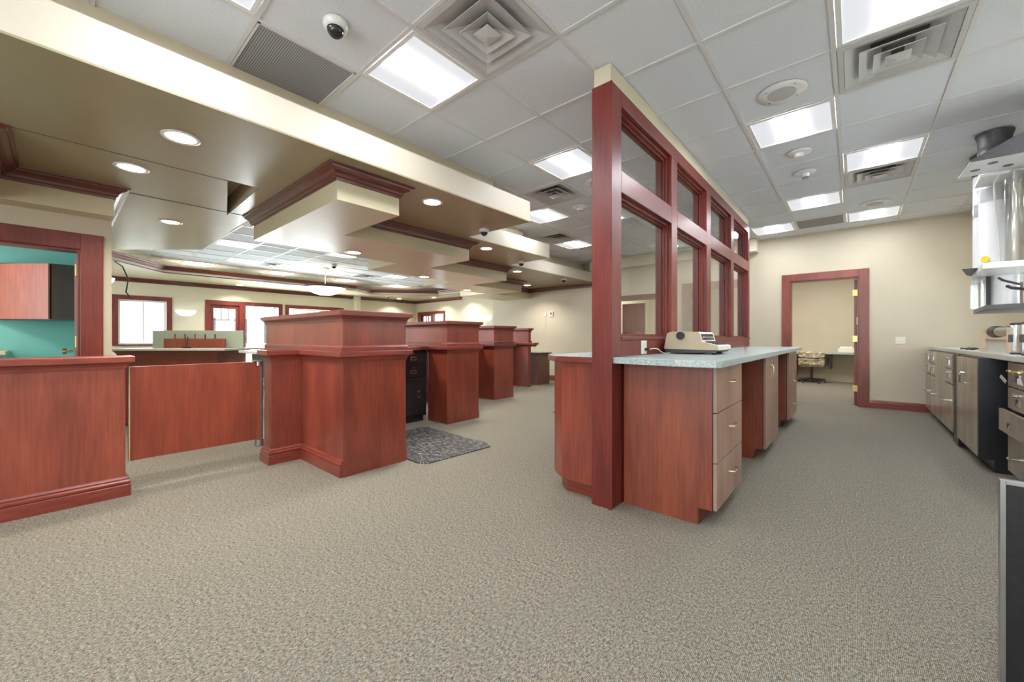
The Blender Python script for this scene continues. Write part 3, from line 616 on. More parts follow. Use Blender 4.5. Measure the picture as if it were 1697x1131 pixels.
part('seat_shell', B().lathe((-6.9, 2.25, 0), [(.2, .42), (.27, .46), (.28, .7), (.25, .93), (.235, .93), (.25, .7), (.24, .48), (.0, .45)], 20, PI*.9, PI*1.9), 'white', ch)
part('seat', B().cyl((-6.9, 2.25, .4), (-6.9, 2.25, .46), .25, 20), 'white', ch)
for k in range(4): part('leg', B().cyl((-6.9+.2*math.cos(k*PI/2+.7), 2.25+.2*math.sin(k*PI/2+.7), 0), (-6.9+.16*math.cos(k*PI/2+.7), 2.25+.16*math.sin(k*PI/2+.7), .41), .014, 8), 'chrome', ch)
# pendant
pn = thing('pendant_lamp', 'bowl pendant lamp with brass canopy hanging in the lobby', 'pendant lamp', (-10.3, 4.55, ZC))
part('canopy', B().lathe((-10.3, 4.55, ZC), [(.09, 0), (.085, -.02), (.03, -.04), (.012, -.05)], 20), 'gold', pn)
part('rod', B().cyl((-10.3, 4.55, ZC-.04), (-10.3, 4.55, 2.25), .011, 10), 'offwhite', pn)
bw = part('glass_bowl', B().lathe((-10.3, 4.55, 2.21), [(.0, 0), (.15, .012), (.3, .06), (.42, .13), (.5, .2), (.485, .2), (.3, .09), (0, .03)], 40), 'bowl', pn)
part('rim', B().lathe((-10.3, 4.55, 2.41), [(.5, -.015), (.535, .02), (.53, .035), (.49, .03), (.49, 0), (.5, -.015)], 40), 'dkgrey', pn)
def sconce(name, label, x, y, z, nx, ny):
    t = thing(name, label, 'wall lamp', (x, y, z)); a = math.atan2(ny, nx)
    part('glass_bowl', B().lathe((x, y, z), [(0, -.15), (.1, -.14), (.17, -.1), (.215, -.04), (.225, 0), (.215, 0), (.16, -.08), (0, -.13)], 20, a-PI/2, a+PI/2), 'sconce', t)
    part('back_plate', B().box(x-.01 if nx else x-.06, x+.01 if nx else x+.06, y-.06 if nx else y-.01, y+.06 if nx else y+.01, z-.1, z-.01), 'white', t)
    return t
sconce('wall_sconce', 'half-bowl glass sconce between lobby window and entrance door', -13.515, 2.286, 1.85, 1, 0)
sconce('wall_sconce', 'glowing sconce on the back lobby wall above the third station', -9.46, 9.63, 1.83, 0, -1)
t = sconce('wall_sconce', 'glowing sconce cut by the edge of the office wall', -8.35, .36, 2.0, 0, 1)
cb = single('hanging_cable', B().tube([(-5.16, .36, 1.82), (-5.3, .42, 1.8), (-5.42, .47, 1.7), (-5.38, .46, 1.62), (-5.36, .45, 1.56), (-5.4, .48, 1.52), (-5.44, .52, 1.5)], .006), 'black', 'loose black cable hanging from the end of the office wall', 'cable', off=(-5.16, .36, 1.82))

# ================================================================ GLAZED PARTITION
PX0, PX1 = -1.33, -1.187
pt = thing('glazed_partition', 'tall cherry framed glass partition dividing the room', 'partition', ((PX0+PX1)/2, 4.58, 0))
part('end_post', B().box(PX0, PX1, 2.354, 2.5, 0, 2.785), 'post', pt, .003)
part('post_strip', B().box(PX1-.022, PX1+.006, 2.348, 2.354, 0, 2.78), 'post', pt, .001)
ys = [(2.5, 3.473), (3.616, 4.54), (4.704, 5.65), (5.797, 6.727)]
for a, b_ in ((3.473, 3.616), (4.54, 4.704), (5.65, 5.797), (6.727, 6.812)): part('mullion', B().box(PX0, PX1, a, b_, 1.122, 2.68), 'post', pt, .003)
part('top_rail', B().box(PX0, PX1, 2.5, 6.812, 2.68, 2.785), 'posth', pt, .003)
for y0, y1 in ys: part('middle_rail', B().box(PX0, PX1, y0, y1, 2.10, 2.245), 'posth', pt, .003)
part('lower_panel', B().box(PX0, PX1, 2.5, 6.812, 0, 1.098), 'post', pt)
part('sill', B().box(PX0-.008, PX1+.008, 2.5, 6.812, 1.098, 1.122), 'posth', pt, .004)
part('header', B().box(PX0+.012, PX1-.012, 2.366, 6.8, 2.785, ZC), 'paint2', pt)
xc = (PX0+PX1)/2
for y0, y1 in ys:
    for z0, z1 in ((1.122, 2.10), (2.245, 2.68)):
        b = B()
        for t_, dx in ((.022, .038), (.036, .016)):
            for sx in (-1, 1):
                xa, xb = sorted((xc+sx*.004, xc+sx*dx))
                b.box(xa, xb, y0, y0+t_, z0, z1).box(xa, xb, y1-t_, y1, z0, z1).box(xa, xb, y0+t_, y1-t_, z0, z0+t_*.6).box(xa, xb, y0+t_, y1-t_, z1-t_, z1)
        part('glazing_stop', b, 'post', pt)
        part('glass_pane', B().box(xc-.003, xc+.003, y0+.01, y1-.01, z0+.01, z1-.01), 'glass', pt)
# cabinet on the far side of the post
lc = thing('side_counter', 'cherry cabinet with pale top on the teller side of the partition', 'cabinet', (-1.55, 4.0, 0))
part('body', B().prism([(-1.332, 2.40), (-1.60, 2.40), (-1.74, 2.51), (-1.74, 5.6), (-1.332, 5.6)], .1, .945), 'cherry', lc, .002)
part('plinth', B().prism([(-1.335, 2.452), (-1.59, 2.452), (-1.69, 2.54), (-1.69, 5.55), (-1.335, 5.55)], 0, .1), 'cherryh', lc)
part('top_edge', B().prism([(-1.332, 2.358), (-1.625, 2.358), (-1.79, 2.49), (-1.79, 5.64), (-1.332, 5.64)], .945, .983), 'cherryh', lc, .002)
part('top', B().prism([(-1.335, 2.362), (-1.623, 2.362), (-1.786, 2.492), (-1.786, 5.63), (-1.335, 5.63)], .983, .986), 'lam', lc)
part('handle', B().tube([(-1.742, 2.56, .53), (-1.785, 2.56, .53), (-1.785, 2.68, .53), (-1.742, 2.68, .53)], .005), 'chrome', lc)
# main counter on the right of the partition
mc = thing('long_counter', 'speckled grey green counter along the glass partition', 'counter', (-.9, 4.6, .945))
part('top', B().prism([(PX1+.002, 2.37), (-.78, 2.34), (-.57, 2.36), (-.55, 2.40), (-.55, 6.83), (PX1+.002, 6.83)], .948, .988), 'lam', mc, .003)
def bow(x, y, z, w=.12, out=.035, vert=False):
    if vert: return B().tube([(x, y, z-w/2), (x+out*.8, y, z-w/2), (x+out, y, z-w/2+.012), (x+out, y, z+w/2-.012), (x+out*.8, y, z+w/2), (x, y, z+w/2)], .0042)
    return B().tube([(x, y-w/2, z), (x+out*.8, y-w/2, z), (x+out, y-w/2+.012, z), (x+out, y+w/2-.012, z), (x+out*.8, y+w/2, z), (x, y+w/2, z)], .0042)
def base_unit(label, y0, y1, kind):
    t = thing('base_cabinet', label, 'cabinet', (-.9, (y0+y1)/2, 0), 'base cabinets under the long speckled counter')
    pol = [(PX1+.012, 0), (-.704, 0), (-.704, .1), (-.628, .1), (-.628, .945), (PX1+.012, .945)]
    for y in (y0, y1-.02): part('side_panel', B().extr(pol, 'y', y, y+.02), 'brown', t)
    part('carcass', B().box(PX1+.012, -.65, y0+.02, y1-.02, .1, .945).box(PX1+.012, -.71, y0+.02, y1-.02, 0, .1), 'black', t)
    part('toe_kick', B().box(-.712, -.704, y0+.02, y1-.02, 0, .1), 'brown', t)
    part('edge_band', B().box(-.628, -.622, y0+.001, y1-.001, .1, .945), 'black', t)
    if kind == 'drawers':
        for z0, z1 in ((.104, .376), (.382, .67), (.676, .94)):
            d = part('drawer', B().box(-.622, -.603, y0+.003, y1-.003, z0, z1), 'drawer', t, .001)
            part('handle', bow(-.603, (y0+y1)/2, (z0+z1)/2+.03), 'gold', d)
    else:
        d = part('door', B().box(-.622, -.603, y0+.003, y1-.003, .104, .94), 'drawer', t, .001)
        part('handle', bow(-.603, y0+.18, .8, vert=True), 'gold', d)
    return t
base_unit('three-drawer cabinet at the near end of the long counter', 2.51, 3.19, 'drawers')
base_unit('middle cabinet of the long counter with one tall door', 4.2, 4.97, 'door')
base_unit('three-drawer cabinet at the far end of the long counter', 5.87, 6.72, 'drawers')
# typewriter
tw = thing('typewriter', 'beige electric typewriter on the speckled counter', 'typewriter', (-.96, 3.42, .988))
prof = [(-1.163, 1.026), (-1.139, 1.15), (-1.118, 1.16), (-1.095, 1.166), (-.905, 1.16), (-.893, 1.15), (-.877, 1.084), (-.77, 1.056), (-.764, 1.05), (-.764, 1.022)]
part('side_cover', B().extr(prof, 'y', 3.22, 3.226), 'beige', tw); part('side_cover', B().extr(prof, 'y', 3.614, 3.62), 'beige', tw)
part('housing', B().extr(prof, 'y', 3.2262, 3.6138), 'offwhite', tw)
part('base', B().extr([(-1.163, 1.026), (-.764, 1.022), (-.79, 1.004), (-1.11, .992), (-1.15, 1.0)], 'y', 3.225, 3.615), 'dkgrey', tw)
part('foot', B().box(-1.13, -1.09, 3.24, 3.28, .988, 1.0).box(-1.13, -1.09, 3.56, 3.6, .988, 1.0).box(-.86, -.82, 3.24, 3.28, .988, 1.01).box(-.86, -.82, 3.56, 3.6, .988, 1.01), 'black', tw)
part('platen_knob', B().cyl((-1.03, 3.22, 1.132), (-1.03, 3.195, 1.132), .03, 24), 'black', tw)
part('platen', B().cyl((-1.03, 3.226, 1.132), (-1.03, 3.614, 1.132), .02, 16), 'black', tw)
part('carriage_opening', B().extr([(-.8925, 1.144), (-.8815, 1.098), (-.8785, 1.0985), (-.8895, 1.1445)], 'y', 3.25, 3.58), 'black', tw)
part('type_bar', B().cyl((-.882, 3.27, 1.118), (-.882, 3.56, 1.118), .006, 10), 'alu', tw)
keys = B()
for r in range(4):
    x = -.868+r*.022; z = 1.082-(x+.877)*.262
    for k in range(12): keys.box(x, x+.016, 3.28+k*.023+r*.005, 3.298+k*.023+r*.005, z, z+.008)
part('key', keys, 'dkgrey', tw)['kind'] = 'stuff'
ol = thing('wall_outlet', 'ivory outlet with black plug below the partition glass', 'outlet', (PX1, 2.868, 1.045))
part('cover_plate', B().box(PX1, PX1+.006, 2.82, 2.916, .995, 1.095), 'ivory', ol, .002)
part('socket', B().box(PX1+.006, PX1+.009, 2.846, 2.89, 1.05, 1.08), 'offwhite', ol)
pc = thing('power_cord', 'white cord with black plug running to the typewriter', 'cord', (-1.16, 2.9, 1.03))
part('plug', B().box(PX1+.007, PX1+.04, 2.872, 2.9, 1.018, 1.04), 'black', pc, .003)
part('cable', B().tube([(-1.147, 2.886, 1.03), (-1.125, 2.92, 1.036), (-1.12, 2.98, 1.03), (-1.125, 3.04, 1.012), (-1.12, 3.1, .995), (-1.13, 3.16, .993), (-1.12, 3.19, .994), (-1.11, 3.212, .996)], .004), 'offwhite', pc)

# ================================================================ DRIVE-UP COUNTER, RIGHT
dc = thing('drive_up_counter', 'pale grey counter running along the drive-up side', 'counter', (1.3, 6.2, .945))
part('top', B().prism([(.85, 4.40), (.85, YB-.01), (1.745, YB-.01), (1.745, 3.95), (.93, 3.95)], .945, .985), 'greytop', dc, .003)
FX = .79
def unit(label, y0, y1, fx=FX, depth=.55, kick=True):
    t = thing('drive_up_cabinet', label, 'cabinet', (fx+.3, (y0+y1)/2, 0), 'bronze laminate cabinets under the drive-up counter')
    part('carcass', B().box(fx+.022, fx+depth, y0, y1, .1, .943).box(fx+.085, fx+depth, y0, y1, 0, .1), 'black', t); return t
def front(par, y0, y1, z0, z1, name='drawer', fx=FX):
    return part(name, B().box(fx, fx+.02, y0+.003, y1-.003, z0, z1), 'steelish', par, .001)
def knobs(d, y, z, fx=FX, cup=True, ln=.02):
    if ln: part('knob', B().cyl((fx-.002, y, z+.035), (fx-ln, y, z+.035), .009, 12).cyl((fx-ln, y, z+.035), (fx-ln-.006, y, z+.035), .014, 12), 'chrome', d)
    if cup:
        o = part('cup_pull', B().box(fx-.004, fx, y-.042, y+.042, z-.04, z+.016), 'chrome', d); part('recess', B().add([(fx-.0045, y+.034, z+.01), (fx-.0045, y-.034, z+.01), (fx-.0045, y+.034, z-.034), (fx-.003, y+.034, z+.01), (fx-.003, y-.034, z+.01), (fx-.003, y+.034, z-.034)], [(0, 1, 2), (5, 4, 3), (0, 3, 4, 1), (1, 4, 5, 2), (2, 5, 3, 0)]), 'black', o)
def lever(d, y, z, fx=FX, ln=.1): part('lever_handle', B().cyl((fx, y, z), (fx-.05, y, z), .008, 12).cyl((fx-.05, y-ln/2, z), (fx-.05, y+ln/2, z), .009, 12), 'chrome', d)
ua = unit('cabinet nearest the back wall with four small drawers and two doors', 7.4, 8.3)
for y0, y1 in ((7.4, 7.83), (7.86, 8.3)):
    for z0, z1 in ((.78, .935), (.62, .775)): d = front(ua, y0, y1, z0, z1); knobs(d, (y0+y1)/2, (z0+z1)/2)
    d = front(ua, y0, y1, .11, .61, 'door'); lever(d, y0+.12, .38)
ub = unit('narrow blank cabinet beside the four small drawers', 6.7, 7.4)
front(ub, 6.95, 7.4, .11, .935, 'door'); front(ub, 6.7, 6.95, .11, .935, 'door')
uc = unit('cabinet with two drawers over a door, left of the black gap', 6.24, 6.7)
for z0, z1 in ((.78, .935), (.62, .775)): d = front(uc, 6.24, 6.7, z0, z1); knobs(d, 6.47, (z0+z1)/2, ln=.012)
d = front(uc, 6.24, 6.7, .11, .61, 'door'); lever(d, 6.5, .42)
ug = thing('filler_panel', 'black filler panel between bronze cabinets', 'panel', (1.0, 6.1, 0))
part('panel', B().box(.8, .82, 6.0, 6.24, .02, .94), 'black', ug)
ud = unit('cabinet with double doors and square bow handles', 5.1, 6.0)
d = front(ud, 5.56, 6.0, .11, .93, 'door'); d2_ = front(ud, 5.12, 5.555, .11, .93, 'door')
for dd, y in ((d, 5.63), (d, 5.6)): part('handle', B().tube([(FX, y+.1, .8), (FX-.03, y+.1, .8), (FX-.03, y+.1-.0, .68+.0), (FX, y+.1, .68)], .0055) if False else B().tube([(FX, y, .79), (FX-.028, y, .79), (FX-.034, y, .78), (FX-.034, y, .7), (FX-.028, y, .69), (FX, y, .69)], .005), 'chrome', dd)
part('end_panel', B().extr([(.79, .1), (.875, .1), (.875, 0), (1.3, 0), (1.3, .94), (.79, .94)], 'y', 5.078, 5.1), 'black', ud)
ue = unit('near cabinet with tagged key drawer and protruding drawer', 4.0, 4.77, fx=.885)
d = front(ue, 4.02, 4.75, .75, .93, fx=.885); knobs(d, 4.5, .83, fx=.885)
d = front(ue, 4.02, 4.75, .585, .742, fx=.885); knobs(d, 4.5, .66, fx=.885)
d = part('open_drawer', B().box(.845, .865, 4.02, 4.77, .41, .575).box(.865, .885, 4.05, 4.74, .43, .56), 'steelish', ue, .001); knobs(d, 4.5, .49, fx=.845, ln=0)
d = front(ue, 4.02, 4.75, .11, .4, 'door', fx=.885); lever(d, 4.45, .25, fx=.885, ln=.05)
kt = thing('key_tag', 'brass keys with white paper tags hanging on the near drawer', 'keys', (.85, 4.5, .85))
part('key', B().cyl((.86, 4.46, .868), (.862, 4.36, .872), .008, 8).cyl((.86, 4.56, .87), (.862, 4.64, .868), .008, 8), 'brass', kt)
for q in ([(.845, 4.56, .8), (.83, 4.63, .84), (.85, 4.78, .81), (.86, 4.68, .77)], [(.86, 4.4, .83), (.855, 4.3, .84), (.86, 4.26, .79), (.865, 4.42, .79)]):
    part('tag', B().add(q+[(x+.001, y, z) for x, y, z in q], [(0, 1, 2, 3), (7, 6, 5, 4), (0, 4, 5, 1), (1, 5, 6, 2), (2, 6, 7, 3), (3, 7, 4, 0)]), 'paper', kt)
bx_ = thing('equipment_panel', 'black freestanding panel with aluminium edge at the bottom right corner', 'panel', (.9, 1.88, 0))
part('front', B().box(.346, 1.3, 1.876, 1.89, .02, .672), 'black', bx_, .002)
part('aluminium_edge', B().box(.334, .346, 1.872, 1.894, 0, .684).box(.346, 1.31, 1.872, 1.894, .672, .684).box(.346, 1.31, 1.872, 1.894, 0, .02), 'alu', bx_, .001)
# items on the drive-up counter
wb = thing('wooden_shelf_box', 'plywood shelf box on the drive-up counter', 'box', (1.1, 5.6, .985))
part('end_board', B().box(.93, 1.25, 5.93, 5.96, .985, 1.2), 'ply', wb, .002); part('end_board', B().box(.93, 1.25, 5.0, 5.03, .985, 1.2), 'ply', wb, .002)
part('back_board', B().box(.98, .995, 5.03, 5.93, .985, 1.1), 'greytop', wb); part('shelf', B().box(.96, 1.25, 5.03, 5.93, 1.1, 1.115), 'ply', wb)
cr = thing('tube_carrier', 'grey pneumatic tube carrier with black cap lying on the shelf box', 'carrier', (1.02, 5.5, 1.16))
part('tube', B().cyl((1.02, 5.1, 1.173), (1.02, 5.72, 1.173), .044, 24), 'alu', cr); part('cap', B().cyl((1.02, 5.72, 1.173), (1.02, 5.88, 1.173), .05, 24, .056), 'black', cr)
cl = single('cable_coil', B().tube([(1.0+.12*math.cos(a), 6.45+.2*math.sin(a), .992+.006*(k % 3)) for k, a in enumerate([i*PI/10 for i in range(44)])], .005), 'black', 'coil of black cable at the far part of the drive-up counter', 'cable', off=(1.0, 6.45, .985))
for k, (x, y, lab) in enumerate(((1.0, 4.88, 'clear acrylic carrier standing left, beside the black telephone'), (1.0, 4.6, 'clear acrylic carrier standing right, behind the black telephone'))):
    t = thing('acrylic_carrier', lab, 'carrier', (x, y, .985))
    part('shell', B().cyl((x, y, .99), (x, y, 1.22), .075, 28, caps=False), 'acrylic', t)
    part('ring', B().cyl((x, y, .986), (x, y, 1.0), .08, 28), 'dkgrey', t); part('lid', B().cyl((x, y, 1.215), (x, y, 1.23), .08, 28), 'dkgrey' if k == 0 else 'walnutb', t)
    part('latch', B().box(x-.085, x-.07, y-.03, y+.02, 1.08, 1.14), 'dkgrey', t); part('strap', B().cyl((x, y+.03, .99), (x, y+.03, 1.22), .02, 12), 'alu', t)
tp = thing('telephone', 'black desk telephone on the edge of the drive-up counter', 'telephone', (.98, 4.3, .985))
part('base', B().extr([(4.45, .99), (4.47, 1.0), (4.45, 1.02), (4.2, 1.045), (4.15, .99)], 'x', .9, 1.1), 'dkgrey', tp, .004); part('foot', B().cyl((.93, 4.4, .985), (.93, 4.4, .992), .012, 10), 'black', tp)
# pneumatic tube terminal
pt_ = thing('pneumatic_tube_station', 'white pneumatic tube terminal hanging from the ceiling at right', 'tube terminal', (1.0, 5.2, 1.5))
for x, y, nm in ((.93, 5.38, 'delivery_tube'), (.985, 5.98, 'return_tube')):
    tb = part(nm, B().cyl((x, y, 1.70), (x, y, 2.8), .092, 32), 'tube', pt_)
    part('rubber_sleeve', B().lathe((x, y, 2.70), [(.096, 0), (.1, .01), (.102, .07), (.096, .08), (.1, .1), (.1, .15), (.112, .19), (.114, .205)], 32), 'dkgrey', tb)
    part('clamp_ring', B().cyl((x, y, 2.30), (x, y, 2.42), .1, 28), 'acrylic', tb)
for k, (x, y) in enumerate(((.965, 5.0), (1.06, 5.12), (1.14, 4.98), (1.2, 5.2), (1.05, 4.9))): part('clear_tube', B().cyl((x, y, 1.70), (x, y, 2.44), .05, 20, caps=False), 'acrylic', pt_)
part('canopy_side', B().extr([(.665, 2.45), (1.35, 2.45), (1.35, 2.84)], 'y', 4.55, 4.56), 'dkgrey', pt_)
part('canopy_plate', B().prism([(.665, 4.56), (1.35, 4.56), (1.35, 4.95), (.66, 4.95)], 2.45, 2.458), 'diff', pt_, .001)
part('canopy_top', B().extr([(.66, 2.459), (1.35, 2.459), (1.35, 2.84)], 'y', 4.561, 4.95), 'dkgrey', pt_)
for x, y in ((.73, 4.8), (.8, 4.68), (.9, 4.82), (1.0, 4.7)): part('plate_hole', B().cyl((x, y, 2.4485), (x, y, 2.4501), .028, 20), 'black', pt_)
part('upper_shelf', B().prism([(.78, 4.96), (1.35, 4.96), (1.35, 5.3), (.8, 5.3)], 2.43, 2.45), 'white', pt_, .002)
part('control_shelf', B().prism([(.76, 4.75), (1.3, 4.75), (1.3, 6.1), (.9, 6.1), (.82, 5.5)], 1.655, 1.70), 'white', pt_, .003)
part('shelf_flap', B().prism([(.70, 5.1), (.80, 5.1), (.86, 5.75), (.80, 5.6)], 1.701, 1.706), 'dkgrey', pt_)
part('side_chamber', B().cyl((.93, 5.86, 1.40), (.93, 5.86, 1.655), .07, 28, caps=False), 'acrylic', pt_)
part('side_chamber', B().cyl((.9, 5.62, 1.40), (.9, 5.62, 1.655), .07, 28, caps=False), 'acrylic', pt_)
part('chamber', B().cyl((.985, 5.4, 1.40), (.985, 5.4, 1.655), .085, 28, caps=False), 'tube', pt_)
part('chamber', B().cyl((1.12, 5.3, 1.40), (1.12, 5.3, 1.655), .05, 24, caps=False), 'tube', pt_)
part('chamber_slot', B().prism([(.88, 5.38), (.895, 5.34), (.915, 5.46), (.9, 5.5)], 1.402, 1.653), 'dkgrey', pt_); part('slot_light', B().prism([(.882, 5.405), (.886, 5.395), (.892, 5.42), (.888, 5.43)], 1.48, 1.61), 'white', pt_)
part('lower_tray', B().prism([(.86, 5.3), (1.3, 5.0), (1.3, 6.2), (.93, 6.2)], 1.36, 1.40), 'throat', pt_, .004)
part('yellow_sticker', B().cyl((.866, 5.308, 1.80), (.862, 5.304, 1.80), .028, 20), 'yellow', pt_)
part('wire', B().tube([(.88, 4.98, 2.43), (.86, 5.0, 2.38), (.875, 5.05, 2.2), (.9, 5.08, 1.95), (.91, 5.1, 1.72)], .005), 'offwhite', pt_)
part('lever_arm', B().tube([(.89, 5.02, 1.6), (.9, 4.96, 1.575), (.96, 4.8, 1.52)], .009), 'dkgrey', pt_)
part('lever_arm', B().tube([(.93, 5.0, 1.53), (.94, 4.94, 1.51), (1.0, 4.82, 1.48)], .012), 'dkgrey', pt_)

# ================================================================ ROOM BEYOND THE DOORWAY
rd = thing('wall_desk', 'pale wall-hung desk top in the room beyond the doorway', 'desk', (-.4, 12.7, .7))
part('top', B().box(-1.25, .9, 12.45, 12.97, .71, .745), 'lam', rd, .003)
part('bracket', B().box(-.45, -.42, 12.5, 12.97, .35, .71), 'black', rd); part('drawer_unit', B().box(-1.6, -1.13, 12.45, 12.95, .12, .72), 'orangew', rd, .002); part('plinth', B().box(-1.6, -1.15, 12.5, 12.95, 0, .12), 'cherryh', rd)
cx_, cy_ = -.80, 12.2
oc = thing('office_chair', 'office chair with patterned tapestry upholstery beyond the doorway', 'chair', (cx_, cy_, 0))
part('backrest', B().box(cx_-.26, cx_+.26, cy_-.06, cy_+.02, .43, .78), 'tap', oc, .04); part('seat', B().box(cx_-.24, cx_+.24, cy_-.02, cy_+.42, .40, .5), 'tap', oc, .03)
part('armrest', B().tube([(cx_-.3, cy_+.3, .44), (cx_-.31, cy_+.3, .64), (cx_-.31, cy_-.08, .645), (cx_-.1, cy_-.1, .62), (cx_+.1, cy_-.1, .62), (cx_+.31, cy_-.08, .645), (cx_+.31, cy_+.3, .64), (cx_+.3, cy_+.3, .44)], .014), 'black', oc)
part('column', B().cyl((cx_, cy_+.15, .08), (cx_, cy_+.15, .4), .025, 12), 'black', oc)
for k in range(5):
    a = k*2*PI/5+.3; lx, ly = cx_+.27*math.cos(a), cy_+.15+.27*math.sin(a)
    lg = part('leg', B().cyl((cx_, cy_+.15, .1), (lx, ly, .075), .02, 10), 'black', oc); part('castor', B().cyl((lx-.014, ly, .03), (lx+.014, ly, .03), .03, 14), 'black', lg)
pm = thing('adding_machine', 'small white adding machine on the wall desk beyond the doorway', 'machine', (-.16, 12.65, .745))
part('body', B().extr([(12.5, .746), (12.5, .79), (12.62, .85), (12.78, .87), (12.8, .746)], 'x', -.3, .02), 'offwhite', pm, .01); part('paper_roll', B().cyl((-.26, 12.72, .87), (-.03, 12.72, .87), .03, 14), 'paper', pm)

# ================================================================ SMALL WALL AND CEILING FIXTURES
sw = thing('light_switch', 'ivory double switch plate on the back wall right of the doorway', 'switch', (.54, YB, 1.075))
part('plate', B().box(.483, .594, YB-.006, YB, 1.02, 1.13), 'ivory', sw, .002); part('toggle', B().box(.508, .53, YB-.011, YB-.006, 1.045, 1.07).box(.55, .572, YB-.011, YB-.006, 1.045, 1.07), 'offwhite', sw)
th = thing('thermostat', 'white thermostat on the far wall behind the teller stations', 'thermostat', (-5.98, YB, 1.735))
part('case', B().box(-6.04, -5.93, YB-.03, YB, 1.67, 1.80), 'ivory', th, .003); part('display', B().box(-6.01, -5.965, YB-.033, YB-.03, 1.72, 1.785), 'dkgrey', th)
ws = thing('wall_sensor', 'small white wall sensor beside the thermostat', 'sensor', (-6.2, YB, 1.73)); part('case', B().box(-6.22, -6.15, YB-.02, YB, 1.69, 1.77), 'ivory', ws, .003)
part('cable_track', B().box(-6.187, -6.181, YB-.004, YB, .9, 1.69), 'paint2', ws)
def downlight(x, y, z, label, r=.078):
    t = thing('downlight', label, 'downlight', (x, y, z), 'round recessed can lights')
    part('trim_ring', B().lathe((x, y, z), [(r+.028, -.001), (r+.024, -.007), (r+.004, -.006), (r, .0)], 32), 'white', t)
    part('lamp', B().cyl((x, y, z-.004), (x, y, z-.0015), r, 32), 'lampw', t)
    l = bpy.data.lights.new('downlight_beam', 'AREA'); l.shape = 'DISK'; l.size = r*2; l.energy = DOWN; l.color = (1, .93, .82); l.spread = math.radians(130)
    lo = bpy.data.objects.new('downlight_beam', l); col.objects.link(lo); lo.location = (0, 0, -.012); lo.parent = t
for x, y, z, lab in ((-3.364, .544, ZS, 'largest recessed can light, over the gap before the first station'), (-4.251, .388, ZS, 'can light just right of the office bulkhead moulding'), (-5.9, .862, ZS, 'can light in the far part of the gate soffit'),
   (-3.11, 2.403, ZS, 'can light right of the first hood'), (-4.118, 4.177, ZS, 'can light right of the second hood'), (-5.07, 6.015, ZS, 'can light right of the third hood'), (-6.2, 7.75, ZS, 'can light near the back wall crown moulding'),
   (-4.756, 2.453, ZH, 'can light in the underside of the hood behind the first station'), (-5.716, 4.245, ZH, 'can light in the hood underside behind the second station'), (-6.573, 6.05, ZH, 'can light in the hood underside behind the third station'),
   (-13.0, 8.5, 2.6, 'lobby can light in the far corner soffit'), (-11.667, 9.1, 2.6, 'lobby can light above the back door unit'), (-10.17, 8.95+.2, 2.6, 'lobby can light above the back wall, right of the moulding end'),
   (-13.0, 3.38, 2.6, 'left lobby can light above the entrance door'), (-12.5, 3.74, 2.6, 'right lobby can light above the entrance door')):
    downlight(x, y, z, lab)
def dome_cam(x, y, z, label, s=1.0):
    t = thing('dome_camera', label, 'security camera', (x, y, z), 'white dome security cameras')
    part('housing', B().lathe((x, y, z), [(0, 0), (.062*s, 0), (.064*s, -.01*s), (.06*s, -.03*s), (.046*s, -.04*s), (0, -.04*s)], 32), 'white', t)
    d = part('dome', B().lathe((x, y, z-.038*s), [(.044*s, 0), (.042*s, -.016*s), (.03*s, -.034*s), (.014*s, -.042*s), (0, -.044*s)], 28), 'dome', t)
    part('lens', B().cyl((x, y, z-.08*s), (x, y, z-.084*s), .012*s, 16), 'black', d)
dome_cam(-2.23, 1.043, ZC+.003, 'largest dome camera, on a ceiling tile at top left of centre', 1.05)
dome_cam(-3.409, 3.42, ZS, 'dome camera at the end of the nearest soffit step'); dome_cam(-4.358, 5.28, ZS, 'dome camera at the end of the second soffit step')
dome_cam(-4.9, 7.43, ZS, 'dome camera on the farthest soffit step'); dome_cam(-9.63, 4.46, ZC, 'dome camera on the lobby ceiling by the pendant', 1.2); dome_cam(-12.47, 7.7, 2.6, 'dome camera under the far lobby soffit')
def speaker(i, j, label):
    x, y = cell_c(i, j); t = thing('ceiling_speaker', label, 'speaker', (x, y, ZC), 'round ceiling speakers')
    part('rim', B().lathe((x, y, ZC+.003), [(.0, 0), (.155, 0), (.153, -.006), (.09, -.008), (0, -.008)], 40), 'white', t); part('grille', B().cyl((x, y, ZC-.0055), (x, y, ZC-.0085), .088, 32), 'diff2', t)
    for k in range(4): part('screw', B().cyl((x+.12*math.cos(k*PI/2+.8), y+.12*math.sin(k*PI/2+.8), ZC-.007), (x+.12*math.cos(k*PI/2+.8), y+.12*math.sin(k*PI/2+.8), ZC-.002), .004, 8), 'dkgrey', t)
speaker(0, 1, 'nearest round ceiling speaker, beside a ceiling light in the right-hand room'); speaker(1, 7, 'round ceiling speaker near the back wall of the right-hand room'); speaker(-3, 2, 'round ceiling speaker partly hidden by the partition post')
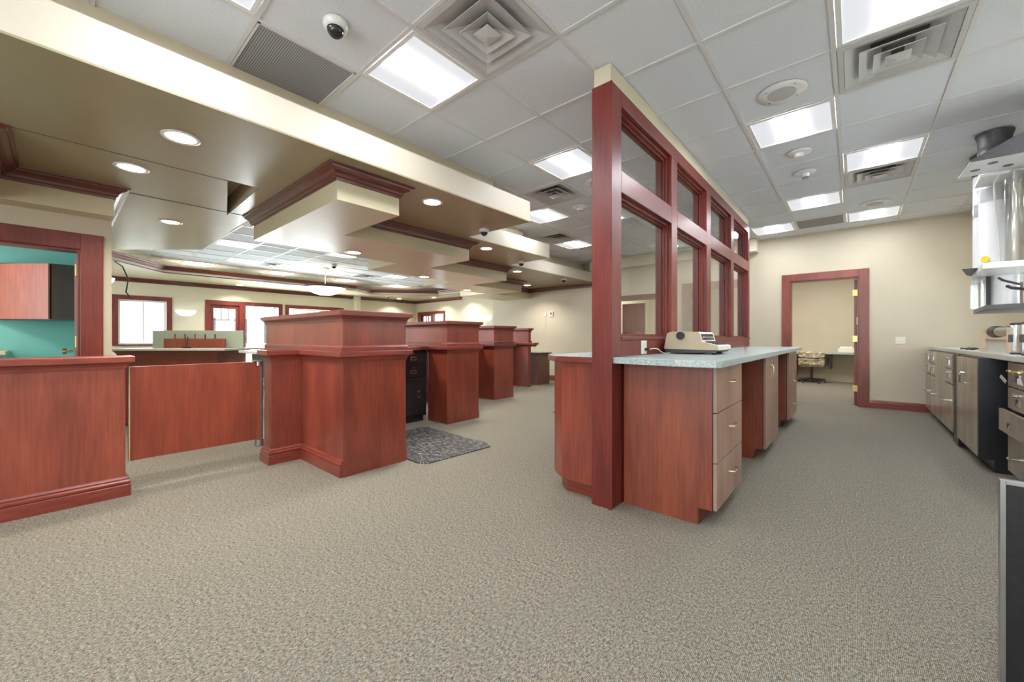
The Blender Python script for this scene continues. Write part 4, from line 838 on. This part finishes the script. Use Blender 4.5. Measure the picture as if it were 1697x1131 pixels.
def detector(i, j, label, strobe=False):
    x, y = cell_c(i, j); t = thing('smoke_detector', label, 'smoke detector', (x, y, ZC), 'round white smoke detectors')
    part('base', B().lathe((x, y, ZC+.003), [(0, 0), (.1, 0), (.098, -.012), (.06, -.018), (0, -.018)], 32), 'white', t)
    part('head', B().cyl((x, y, ZC-.014), (x, y, ZC-.05), .042, 20, .035), 'white', t)
    if strobe: part('strobe_lens', B().box(x-.03, x+.03, y-.02, y+.02, ZC-.066, ZC-.05), 'acrylic', t)
detector(0, 3, 'plain smoke detector nearer the camera in the right-hand room'); detector(0, 4, 'smoke detector with clear strobe, one tile farther', True); detector(-4, 3, 'smoke detector with strobe left of the partition post', True)

# unseen fill lamps added to brighten the rooms beyond the doorways
def room_fill_lamp(label, x, y, z, w, e, c=(1, .97, .92)):
    t = thing('added_panel_light', label, 'ceiling light', (x, y, z))
    part('housing', B().box(x-w/2-.02, x+w/2+.02, y-w/2-.02, y+w/2+.02, z-.02, z), 'white', t)
    l = bpy.data.lights.new('fill_panel_lamp', 'AREA'); l.size = w; l.energy = e; l.color = c
    lo = bpy.data.objects.new('fill_panel_lamp', l); col.objects.link(lo); lo.location = (0, 0, -.03); lo.parent = t
room_fill_lamp('added unseen ceiling light of the room beyond the right doorway', -.4, 10.8, ZC, 1.2, 40)
room_fill_lamp('added unseen ceiling light of the room behind the cased opening', -3.8, 10.6, ZC, 1.2, 40)
struct('ceiling_office', B().box(-7.9, -5.34, -2.6, .239, ZS, ZS+.05), 'white', 'ceiling of the teal office')
room_fill_lamp('added unseen ceiling light of the teal office', -6.2, -1.2, ZS, .6, 16)

# area lamps added outside the lobby sidelight and window to stand in for daylight
for nm, y, w, h, zc in (('sidelight', 4.1, .86, 2.0, 1.05), ('window', 5.67, 1.6, 1.1, 1.48)):
    l = bpy.data.lights.new('daylight_fill_'+nm, 'AREA'); l.shape = 'RECTANGLE'; l.size = h; l.size_y = w; l.energy = 80; l.color = (.9, .96, 1)
    lo = bpy.data.objects.new('daylight_fill_'+nm, l); col.objects.link(lo); lo.location = (-13.85, y, zc); lo.rotation_euler = (0, -PI/2, 0)
